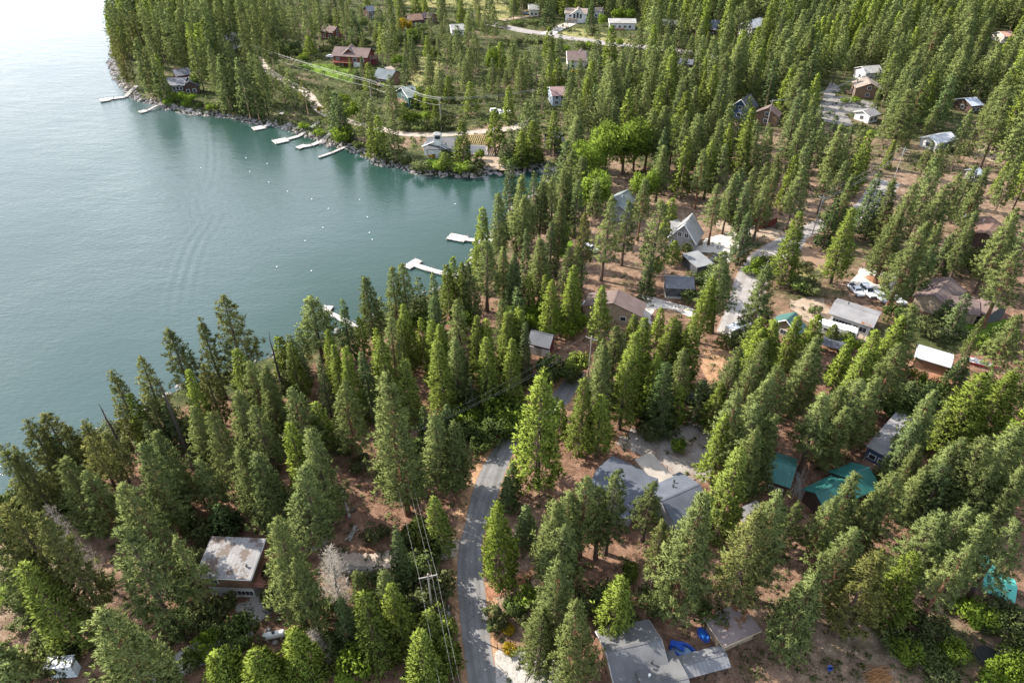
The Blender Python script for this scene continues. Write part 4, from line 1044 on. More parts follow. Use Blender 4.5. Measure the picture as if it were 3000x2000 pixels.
# ---- small things
def thing(name, loc, label, cat, group=None, rz=0.0):
    return tag(empty(name, loc, rz), label, cat, group)
p = at(806, 1868); t = thing('propane_tank', (p.x, p.y, 0), 'white cylindrical propane tank on the dirt beside the drive', 'propane tank', None, R(12))
b = MB(); b.lathe((0,0,.95), [(.05,-1.75),(.4,-1.65),(.58,-1.35),(.6,0),(.58,1.35),(.4,1.65),(.05,1.75)], 14, 'x'); b.build('tank', WHITE, t, True)
b = MB(); b.lathe((0,0,1.5), [(.24,0),(.24,.28),(.2,.36),(.02,.38)], 8); b.build('dome', DARK, t)
b = MB(); b.box((-1,0,.2),(.3,1,.4)); b.box((1,0,.2),(.3,1,.4)); b.build('footing', CONC, t)
r = random.Random(9)
def rockmesh(s, seed):
    bm = bmesh.new(); bmesh.ops.create_icosphere(bm, subdivisions=2, radius=s); rr = random.Random(seed)
    k = [Vector((rr.gauss(0,1), rr.gauss(0,1), rr.gauss(0,1))).normalized() for _ in range(7)]; w = [rr.uniform(.62,.9) for _ in k]
    for v in bm.verts:
        for n, q in zip(k, w):
            dd = v.co.dot(n)
            if dd > s*q: v.co -= n*(dd-s*q)
        v.co.z *= .8
    me = bpy.data.meshes.new('boulder'); bm.to_mesh(me); bm.free(); me.materials.append(ROCK); return me
WH = ['first', 'second', 'third', 'fourth', 'fifth', 'sixth']
for i, (x, y) in enumerate([(1006,1670),(1028,1669),(1050,1670),(1066,1671),(1082,1671)]):
    o = link('boulder', rockmesh(.85-.12*(i > 1), i)); p = at(x, y); o.location = (p.x, p.y, .3); o.rotation_euler = (0, 0, i)
    tag(o, f'{WH[i]} boulder from the left in the row along the gravel drive', 'boulder', 'boulders in a row')
for x, y, s, lb in [(786,1845,.5,'flat dark stump like rock above the propane tank'),(815,1815,.45,'small dark rock near the edge of the grey driveway'),(808,1882,.55,'flat brown rock below the propane tank'),(476,308,2.2,'big pale boulder on the waterline of the far shore'),(1838,1985,.7,'reddish rock beside the cracked apron')]:
    o = link('boulder', rockmesh(s, int(x))); p = at(x, y); o.location = (p.x, p.y, s*.3 if x != 476 else WZ+.9); tag(o, lb, 'boulder')
BLUE = flat('blue_inflatable', (.02,.075,.38), .35, .1, 1, 0, .5)
p = at(1998,1906); t = thing('play_pool', (p.x, p.y, 0), 'bright blue inflatable play pool on the red dirt beside the grey house', 'paddling pool', None, R(-15))
b = MB(); n = 28
ring = [(1.6*math.cos(2*math.pi*k/n)*(1+.12*math.cos(4*math.pi*k/n)), 1.05*math.sin(2*math.pi*k/n), 0) for k in range(n)]
for z, rr_ in ((.2, .24), (.5, .22)): b.path([(x, y, z) for x, y, _ in ring]+[(ring[0][0], ring[0][1], z)], rr_, 8)
b.build('rim', BLUE, t, True)
b = MB(); b.add([(x*.95, y*.95, .12) for x, y, _ in ring], [tuple(range(n))]); b.build('floor', flat('pale_blue_vinyl', (.25,.42,.62), .3, .3, 2), t)
b = MB(); b.box((-1.5,.3,1.0),(.7,.9,.25)); b.box((-1.75,.3,.6),(.3,.9,1.0)); b.add([(-1.1,.8,1.1),(-1.1,-.2,1.1),(.3,-.3,.35),(.3,.7,.35)],[(0,1,2,3)]); b.build('slide', BLUE, t)
p = at(2060,1860); t = thing('play_pool', (p.x, p.y, 0), 'small oval blue paddling pool near the flat leaf littered roof', 'paddling pool', None, R(110))
b = MB(); ring = [(1.15*math.cos(2*math.pi*k/n), .65*math.sin(2*math.pi*k/n), 0) for k in range(n)]
b.path([(x, y, .16) for x, y, _ in ring]+[(ring[0][0], ring[0][1], .16)], .18, 8); b.build('rim', BLUE, t, True)
b = MB(); b.add([(x*.95, y*.95, .1) for x, y, _ in ring], [tuple(range(n))]); b.build('floor', flat('deep_blue_vinyl', (.03,.16,.55), .3, .3, 2), t)
p = at(2889,1928); t = thing('trampoline', (p.x, p.y, 0), 'round black trampoline on the dry ground at the lower right', 'trampoline')
b = MB(); b.lathe((0,0,.8), [(.02,-.02),(1.7,-.02),(1.7,.02),(.02,.02)], 20); b.build('mat', RUBBER, t)
b = MB(); ring = [(2.0*math.cos(2*math.pi*k/20), 2.0*math.sin(2*math.pi*k/20), .8) for k in range(21)]; b.path(ring, .07, 6)
for k in range(0, 20, 4): b.bar((ring[k][0], ring[k][1], 0), ring[k], .04)
b.build('frame', DARK, t)
def canopy(px, py, L, W, rz, m, label, ze=2.2, zr=3.2):
    p = at(px, py); t = thing('canopy', (p.x, p.y, 0), label, 'canopy', None, rz)
    b = MB(); vs = [(-L/2,-W/2,ze),(L/2,-W/2,ze),(L/2,0,zr),(-L/2,0,zr),(L/2,W/2,ze),(-L/2,W/2,ze)]
    b.add(vs+[(x,y,z-.05) for x,y,z in vs], [(0,1,2,3),(3,2,4,5),(9,8,7,6),(11,10,8,9),(0,6,7,1),(1,7,8,2),(2,8,10,4),(4,10,11,5),(5,11,9,3),(3,9,6,0)]); b.build('cover', m, t)
    b = MB()
    for sx in (-1,1):
        for sy in (-1,1): b.bar((sx*(L/2-.1), sy*(W/2-.1), 0), (sx*(L/2-.1), sy*(W/2-.1), ze-.04), .04)
    b.build('pole', GREYWOOD, t)
TEALT = flat('teal_tarp', (.08,.36,.30), .55, .12, .8)
canopy(2908, 1735, 4.6, 5.0, R(-30), TEALT, 'teal green pitched canopy on poles at the right edge')
canopy(2862, 1672, 2.6, 3.0, R(20), TEALT, 'small teal tarp shelter behind the pitched canopy')
canopy(2706, 1482, 3.6, 4.0, R(-20), WHITE, 'small white canopy glimpsed between the right hand pines')
canopy(2434, 1028, 5.0, 4.6, R(-28), rslate, 'dark metal canopy beside the long camper trailer', 2.6, 3.1)
house('shed', 'small white roofed shed with pale walls at the bottom left corner', 'the bottom left shed', [dict(q=[(133,1928),(212,1920),(216,1952),(131,1960)], ze=3.0, zr=3.1, ty='flat', wall=M('pale_blue_boards', (.55,.60,.62)), roof=rwhite, ov=.2)], 'shed')
p = at(2940,1916); o = MB().box((0,0,.08),(1.5,.8,.14),R(-40)).box((0,0,.2),(.9,.5,.12),R(-35),.6).build('white_sheet', WHITE); o.location = p; tag(o, 'crumpled white sheet lying right of the trampoline', 'sheet')
p = at(2429,1961); t = thing('bucket', (p.x,p.y,0), 'small blue bucket on the dirt below the big pine', 'bucket')
MB().lathe((0,0,0), [(.26,0),(.34,.7),(.36,.72),(.3,.68),(.24,.1),(.02,.1)], 12).build('pail', BLUE, t); MB().path([(.34*math.cos(a_),0,.7+.3*math.sin(a_)) for a_ in np.linspace(0,math.pi,9)], .02, 4).build('handle', GREYWOOD, t)
def logs(px, py, n, L, rz, m, label, rad=.16, cat='log pile'):
    p = at(px, py); b = MB(); rr = random.Random(n)
    for i in range(n):
        a = rz+rr.gauss(0, .22); q = Vector((rr.gauss(0, rad*n*.22), rr.gauss(0, rad*n*.22), rad+rr.random()*rad*n*.18)); d = Vector((math.cos(a), math.sin(a), rr.gauss(0,.04)))*L*rr.uniform(.35,.55)
        b.bar(q-d, q+d, rad, rad*.7, 7)
    o = b.build('log_pile' if n > 1 else 'fallen_log', m, None, False, p); tag(o, label, cat); return o
logs(1033, 1562, 9, 3.2, R(80), GREYWOOD, 'heap of grey split logs in the shaded clearing')
logs(1012, 1472, 1, 9, R(95), GREYWOOD, 'long weathered log lying in the red clearing', .3, 'fallen log')
logs(1020, 1502, 4, 3.0, R(20), flat('dark_log', (.09,.07,.06), .95), 'ring of dark logs at the foot of the long weathered log', .2)
logs(1950, 1772, 3, 4.0, R(20), GREYWOOD, 'three pale poles stacked behind the grey house yard', .13)
logs(940, 1595, 10, 3.2, R(40), GREYWOOD, 'tangle of grey branches against the foot of a pine', .09, 'brush pile')
logs(2340, 1415, 26, 8, R(70), GREYWOOD, 'tangle of bare dead branches between the teal cabins', .07, 'brush pile')
logs(2700, 1880, 1, 8, R(-42), GREYWOOD, 'thin pale log lying across the lower right slope', .14, 'fallen log')
logs(2875, 1015, 2, 4.0, R(-50), GREYWOOD, 'pair of pale planks on the grass near the red boat', .12)
logs(2572, 1985, 60, 3.0, R(10), flat('orange_brush', (.30,.15,.06), .95), 'heap of orange brown brush at the lower right edge', .05, 'brush pile')
logs(1020, 1690, 1, 3.2, R(70), GREYWOOD, 'short dark log right of the row of boulders', .18, 'fallen log')
p = at(1310, 1885); t = thing('mailbox', (p.x,p.y,0), 'small white mailbox on a post at the left road edge', 'mailbox', None, R(60))
MB().bar((0,0,0),(0,0,1.1),.07,.07,6).build('post', GREYWOOD, t); MB().lathe((0,0,1.3),[(.02,-.4),(.22,-.4),(.22,.4),(.02,.4)],10,'x').build('box', WHITE, t)
p = at(842, 1753); t = thing('chair', (p.x-8.0, p.y+.3, .05), 'small white garden chair on the grey driveway', 'chair', None, R(30))
b = MB(); b.box((0,0,.43),(.5,.5,.06)); b.build('seat', WHITE, t); MB().box((-.24,0,.72),(.06,.5,.5)).build('backrest', WHITE, t)
for sx in (-1,1):
    for sy in (-1,1): MB().bar((sx*.2,sy*.2,0),(sx*.2,sy*.2,.4),.03,.03,5).build('leg', WHITE, t)
# dark fence in front of the white metal shed and a rail fence on the left
def fence(pts, h, m, label, board=True):
    P = [at(x, y) for x, y in pts]; c = P[0].copy(); root = empty('fence', c); tag(root, label, 'fence')
    b = MB(); ps = MB()
    for a, e in zip(P[:-1], P[1:]):
        L = (e-a).length; d = (e-a).normalized(); rz = math.atan2(d.y, d.x); k = max(1, int(L/2.4))
        for i in range(k+1):
            q = a.lerp(e, i/k)-c; ps.box((q.x, q.y, h/2+.05), (.14,.14,h+.1), rz)
        q = (a+e)/2-c
        if board:
            for z in np.arange(.15, h, .22): b.box((q.x+d.y*.09, q.y-d.x*.09, float(z)), (L, .04, .19), rz)
        else:
            for z in (h*.5, h*.92): b.box((q.x+d.y*.09, q.y-d.x*.09, z), (L, .05, .12), rz)
    b.build('board', m, root); ps.build('post', m, root); return root
fence([(2680,1058),(2725,1072),(2780,1094)], 1.7, wdark, 'dark board fence below the white metal shed')
fence([(2740,960),(2800,985),(2870,998)], 1.1, GREYWOOD, 'weathered rail fence at the lawn edge', False)
# riprap along the far shore and under the near trees: nobody could count it
def rubble():
    V, Fc = [], []; rr = np.random.default_rng(8)
    base = []
    for k in range(4):
        me = rockmesh(1.0, 40+k); v = np.array([tuple(q.co) for q in me.vertices]); f = np.array([tuple(p_.vertices) for p_ in me.polygons]); base.append((v, f)); bpy.data.meshes.remove(me)
    off = 0
    S = SH
    for i in range(len(S)-1):
        a, b = S[i], S[i+1]; L = np.linalg.norm(b-a); mid = (a+b)/2
        if mid[1] > 620 or mid[1] < 25 or L > 60: continue
        x_, y_, _ = proj(mid[0], mid[1], WZ)
        dens = 4.2 if y_ < 530 else .9
        if 380 < x_ < 760 and y_ < 400: dens = 5.5
        d = (b-a)/L; n = np.array([-d[1], d[0]])
        if not inside(np.array([mid[0]+n[0]*2]), np.array([mid[1]+n[1]*2]), LP)[0]: n = -n
        for _ in range(rr.poisson(L*dens)):
            t = rr.random(); o = rr.uniform(-.9, 3.4); s = float(np.clip(rr.lognormal(-.75, .45), .22, 1.3))
            p_ = a+(b-a)*t+n*o; z = WZ+np.clip(o/3.2, 0, 1)*1.25-s*.1
            v, f = base[rr.integers(4)]; th = rr.uniform(0, 6.28); c_, s_ = math.cos(th), math.sin(th)
            sc = s*rr.uniform(.75, 1.25, 3)
            w = v*sc; w = np.stack([w[:,0]*c_-w[:,1]*s_, w[:,0]*s_+w[:,1]*c_, w[:,2]], 1)+[p_[0], p_[1], z]
            V.append(w); Fc.append(f+off); off += len(v)
    m, nt, out = new('riprap_rock'); g = geo(nt); n_ = noise(nt, g, .9, 5)
    c_ = ramp(nt, n_, [(.3, (.10,.09,.085)), (.5, (.21,.19,.175)), (.7, (.34,.31,.29))]); principled(nt, out, c_, .9, 0, n_, .4, .2, .2)
    me = npmesh('shore_rocks', np.concatenate(V), np.concatenate(Fc), m)
    tag(link('shore_rocks', me), 'band of tumbled grey rocks along the waterline', 'rocks', kind='stuff')
rubble()
# ================================================================ trees
def crown_normals(V, N):
    """wind each leaf outwards and give its corners the rounded normal N of its tuft"""
    Q = V.reshape(-1, 4, 3); ng = np.cross(Q[:, 1]-Q[:, 0], Q[:, 2]-Q[:, 0]); f = (ng*N).sum(1) < 0
    Q[f] = Q[f][:, ::-1]
    return Q.reshape(-1, 3), np.repeat(N/(np.linalg.norm(N, axis=1, keepdims=True)+1e-9), 4, 0)
def set_normals(me, N):
    a = me.attributes.new('custom_normal', 'FLOAT_VECTOR', 'POINT'); a.data.foreach_set('vector', np.asarray(N, np.float32).ravel()); me.update()
def kites(C, D, L, W, g):
    n = len(C)
    S = np.cross(D, g.normal(size=(n, 3))); S /= np.linalg.norm(S, axis=1, keepdims=True)+1e-9
    Ln = L[:, None]; Wn = W[:, None]
    V = np.stack([C, C+D*Ln*.55+S*Wn/2, C+D*Ln, C+D*Ln*.55-S*Wn/2], 1)
    return V.reshape(-1, 3)

def prof_pine(t): return np.minimum(1, ((1-t)/.88))**.86*(.55+.45*np.clip(t/.18, 0, 1)**.7)
def prof_cedar(t): return (1-t)**.82*(.80+.20*np.clip(t/.10, 0, 1))
def prof_fir(t): return (1-t)**.92*(.85+.15*np.clip(t/.08, 0, 1))

def conifer(seed, H=26., R_=3.6, base=.2, prof=prof_pine, gap=.62, nbr=6, tufts=3, blades=10, bl=.62, bw=.2, slope=.05, skip=.08, spread=.8, up=.45, jit=.3, inner=.35):
    g = np.random.default_rng(seed); Cs, Bs, Ts, limbs = [], [], [], []
    z0 = H*base; z = z0; lob = g.uniform(0, 6.28, 3); la = g.uniform(.06, .16, 3)
    while z < H-.25:
        t = (z-z0)/(H-z0); r0 = R_*prof(t); nb = max(3, int(nbr*(.55+.45*r0/R_)+g.random()))
        a0 = g.uniform(0, 6.28); wob = 1+g.normal(0, .07)
        for k in range(nb):
            if g.random() < skip: continue
            a = a0+6.283*k/nb+g.normal(0, .22)
            r = r0*wob*(1+la[0]*math.sin(a+lob[0])+la[1]*math.sin(2*a+lob[1]+z*.35)+la[2]*math.sin(z*1.1+lob[2]+a))*g.uniform(.72, 1.12)+.15
            d = np.array([math.cos(a), math.sin(a), 0]); zz = z+g.normal(0, gap*.3)
            tone = g.normal(0, .16)
            nt_ = max(1, int(round(tufts*(.35+.65*r/R_))))
            for i in range(nt_):
                f = 1-(1-inner)*i/max(1, nt_) if nt_ > 1 else 1
                f *= g.uniform(.9, 1.04)
                p = d*r*f+np.array([g.normal(0, jit), g.normal(0, jit), slope*r*f+.10*(r*f)**2/R_+g.normal(0, jit*.5)])
                p[2] += zz
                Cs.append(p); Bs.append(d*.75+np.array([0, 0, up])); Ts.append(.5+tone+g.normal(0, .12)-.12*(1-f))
            limbs.append((zz, a, r))
        z += gap*g.uniform(.8, 1.2)
    for q in range(3):
        Cs.append(np.array([0, 0, H-.2-.3*q])); Bs.append(np.array([0, 0, 1.2])); Ts.append(.6)
    Cs = np.array(Cs); Bs = np.array(Bs); Ts = np.array(Ts); n = len(Cs)
    C = np.repeat(Cs, blades, 0)+g.normal(0, .10, (n*blades, 3))
    D = np.repeat(Bs, blades, 0)+g.normal(0, spread, (n*blades, 3)); D /= np.linalg.norm(D, axis=1, keepdims=True)
    L = bl*g.uniform(.7, 1.25, n*blades); W = bw*g.uniform(.7, 1.3, n*blades)
    V = kites(C, D, L, W, g); F = np.arange(len(V)).reshape(-1, 4)
    rad = C*np.array([1, 1, 0]); rad /= np.linalg.norm(rad, axis=1, keepdims=True)+.3
    V, NN = crown_normals(V, rad*.75+D*.75+np.array([0, 0, .35])+g.normal(0, .12, C.shape))
    T = np.clip(np.repeat(Ts, blades)+g.normal(0, .07, n*blades), 0, 1)
    return V, F, T, limbs, NN

def broad(seed, H=12., R_=5., n=26, leaves=170, low=.12, bl=.42):
    g = np.random.default_rng(seed); Cs, Ds, Ts = [], [], []
    for k in range(n):
        th = g.uniform(0, 6.28); ph = g.uniform(-.5, 1.0); q = g.uniform(.35, .95)**.6
        c = np.array([math.cos(th)*R_*q*math.sqrt(max(0, 1-.6*ph*ph))*.78, math.sin(th)*R_*q*math.sqrt(max(0, 1-.6*ph*ph))*.78, H*(.52+.36*ph*q)])
        rr = R_*g.uniform(.22, .42); rz = rr*g.uniform(.8, 1.2)*(H/(2.2*R_))**.5
        d = g.normal(size=(leaves, 3)); d /= np.linalg.norm(d, axis=1, keepdims=True)
        rad = g.uniform(.72, 1.06, (leaves, 1))
        Cs.append(c+d*rad*np.array([rr, rr, rz])); Ds.append(d*.6+g.normal(0, .7, (leaves, 3))); Ts.append(np.full(leaves, .5+g.normal(0, .18))+g.normal(0, .1, leaves))
    C = np.concatenate(Cs); D = np.concatenate(Ds); T = np.clip(np.concatenate(Ts), 0, 1)
    k = C[:, 2] > H*low*.5; C, D, T = C[k], D[k], T[k]
    D /= np.linalg.norm(D, axis=1, keepdims=True)+1e-9
    V = kites(C, D, bl*g.uniform(.7, 1.3, len(C)), bl*.75*g.uniform(.7, 1.2, len(C)), g)
    V, NN = crown_normals(V, D+(C-np.array([0, 0, H*.4]))/R_*.5+np.array([0, 0, .2]))
    return V, np.arange(len(V)).reshape(-1, 4), T, NN

def trunkmesh(name, H, r, m, limbs=None, top=.96, seed=0, twigs=0, limbr=.05):
    g = np.random.default_rng(seed); mb = MB(); pts = []; k = 7
    for i in range(k+1):
        t = i/k; pts.append((Vector((g.normal(0, .05)*t*2, g.normal(0, .05)*t*2, H*top*t)), r*(1-t)**.8+.03+(.35*r if i == 0 else 0)))
    for (a, ra), (b, rb) in zip(pts[:-1], pts[1:]): mb.bar(a, b, ra, rb, 7)
    for (z, a, rl) in (limbs or []):
        mb.bar((0, 0, z-.1), (math.cos(a)*rl*.85, math.sin(a)*rl*.85, z+.07*rl), limbr, .015, 4)
    for i in range(twigs):
        z = H*g.uniform(.12, .9); a = g.uniform(0, 6.28); l = g.uniform(.4, 1.6)
        mb.bar((0, 0, z), (math.cos(a)*l, math.sin(a)*l, z+g.normal(0, .25)), .045, .012, 4)
    me = bpy.data.meshes.new(name); me.from_pydata(mb.v, [], mb.f); me.materials.append(m); me.update(); return me

SPEC = {
 'P': dict(R_=3.6, base=.2, prof=prof_pine, gap=.5, nbr=8.6, tufts=3.7, blades=18, bl=.6, bw=.13, slope=.04, skip=.08, spread=.7, up=.55),
 'C': dict(R_=3.0, base=.07, prof=prof_cedar, gap=.42, nbr=9, tufts=2.8, blades=13, bl=.58, bw=.17, slope=-.08, skip=.04, spread=.55, up=.85, jit=.2, inner=.5),
 'F': dict(R_=2.8, base=.06, prof=prof_fir, gap=.55, nbr=8, tufts=3.2, blades=12, bl=.55, bw=.15, slope=-.12, skip=.05, spread=.55, up=.12, jit=.16, inner=.35),
 'S': dict(R_=3.4, base=.24, prof=prof_pine, gap=.58, nbr=7.4, tufts=3.4, blades=17, bl=.62, bw=.14, slope=.02, skip=.14, spread=.8, up=.45),
}
REFR = {'P': 4.6, 'C': 3.7, 'F': 3.5, 'S': 4.4}
PROTO = {}; LOW = {}
SHAPES = {   # a few different builds of each kind
 'P': [dict(base=.26, skip=.3, nbr=7, gap=.58), dict(prof=prof_fir, base=.1), dict(), dict(base=.14), dict(base=.3, skip=.16), dict(base=.22, gap=.7), dict(base=.1, nbr=7.5), dict(base=.34, skip=.2, gap=.72)],
 'C': [dict(), dict(base=.03), dict(base=.12, gap=.46), dict(nbr=8, skip=.08), dict(base=.16, skip=.1)],
 'F': [dict(), dict(base=.1, gap=.62), dict(nbr=7, skip=.1), dict(base=.03)],
 'S': [dict(), dict(base=.34, skip=.2), dict(base=.16), dict(base=.4)],
}
for sp, lst in SHAPES.items():
    PROTO[sp] = []; LOW[sp] = []
    for i, ov in enumerate(lst):
        kw = dict(SPEC[sp]); kw.update(ov)
        V, F, T, limbs, NN = conifer(100+i*7+ord(sp), **kw)
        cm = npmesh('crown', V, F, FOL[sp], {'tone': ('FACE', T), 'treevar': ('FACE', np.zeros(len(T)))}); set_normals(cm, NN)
        vis = [l for l in limbs if random.random() < (.5 if sp in 'PS' else .2)]
        tm = trunkmesh('trunk', 26., .42 if sp in 'PS' else .36, BARK2 if (sp == 'P' and i % 2) else BARK, vis, .97, i, 14 if sp in 'PS' else 4)
        PROTO[sp].append((cm, tm))
        kw2 = dict(kw); kw2.update(gap=kw['gap']*1.4, blades=7, bl=kw['bl']*1.3, bw=kw['bw']*2.2, tufts=kw['tufts']*.8)
        q5 = conifer(300+i*5+ord(sp), **kw2); LOW[sp].append((q5[0], q5[1], q5[2], q5[4]))
DEC = []
for i in range(3):
    V, F, T, NN = broad(50+i, 12, 5, 34, 150, .1, .5); DEC.append((npmesh('crown', V, F, FOL['D'], {'tone': ('FACE', T), 'treevar': ('FACE', np.zeros(len(T)))}), trunkmesh('trunk', 12*.6, .3, BARK, None, .97, i))); set_normals(DEC[-1][0], NN)
SHR = {}
for key in 'DBCY':
    SHR[key] = []
    for i in range(3):
        V, F, T, NN = broad(80+i, 4, 2.6, 16, 90, 0, .36); SHR[key].append(npmesh('shrub', V, F, FOL[key], {'tone': ('FACE', T), 'treevar': ('FACE', np.zeros(len(T)))})); set_normals(SHR[key][-1], NN)
V, F, T, limbs, NN = conifer(901, R_=2.8, base=.1, prof=prof_cedar, gap=.5, nbr=8, tufts=3, blades=5, bl=.75, bw=.05, slope=.1, skip=.1, spread=.7, up=.5)
DEADC = npmesh('crown', V, F, FOL['G'], {'tone': ('FACE', T), 'treevar': ('FACE', np.zeros(len(T)))})
DEADT = trunkmesh('trunk', 26, .3, GREYWOOD, limbs, .98, 3, 8, .05)
SNAG = trunkmesh('trunk', 26, .36, flat('charred_wood', (.09,.075,.065), .95, .4, 2), None, 1.0, 4, 46)

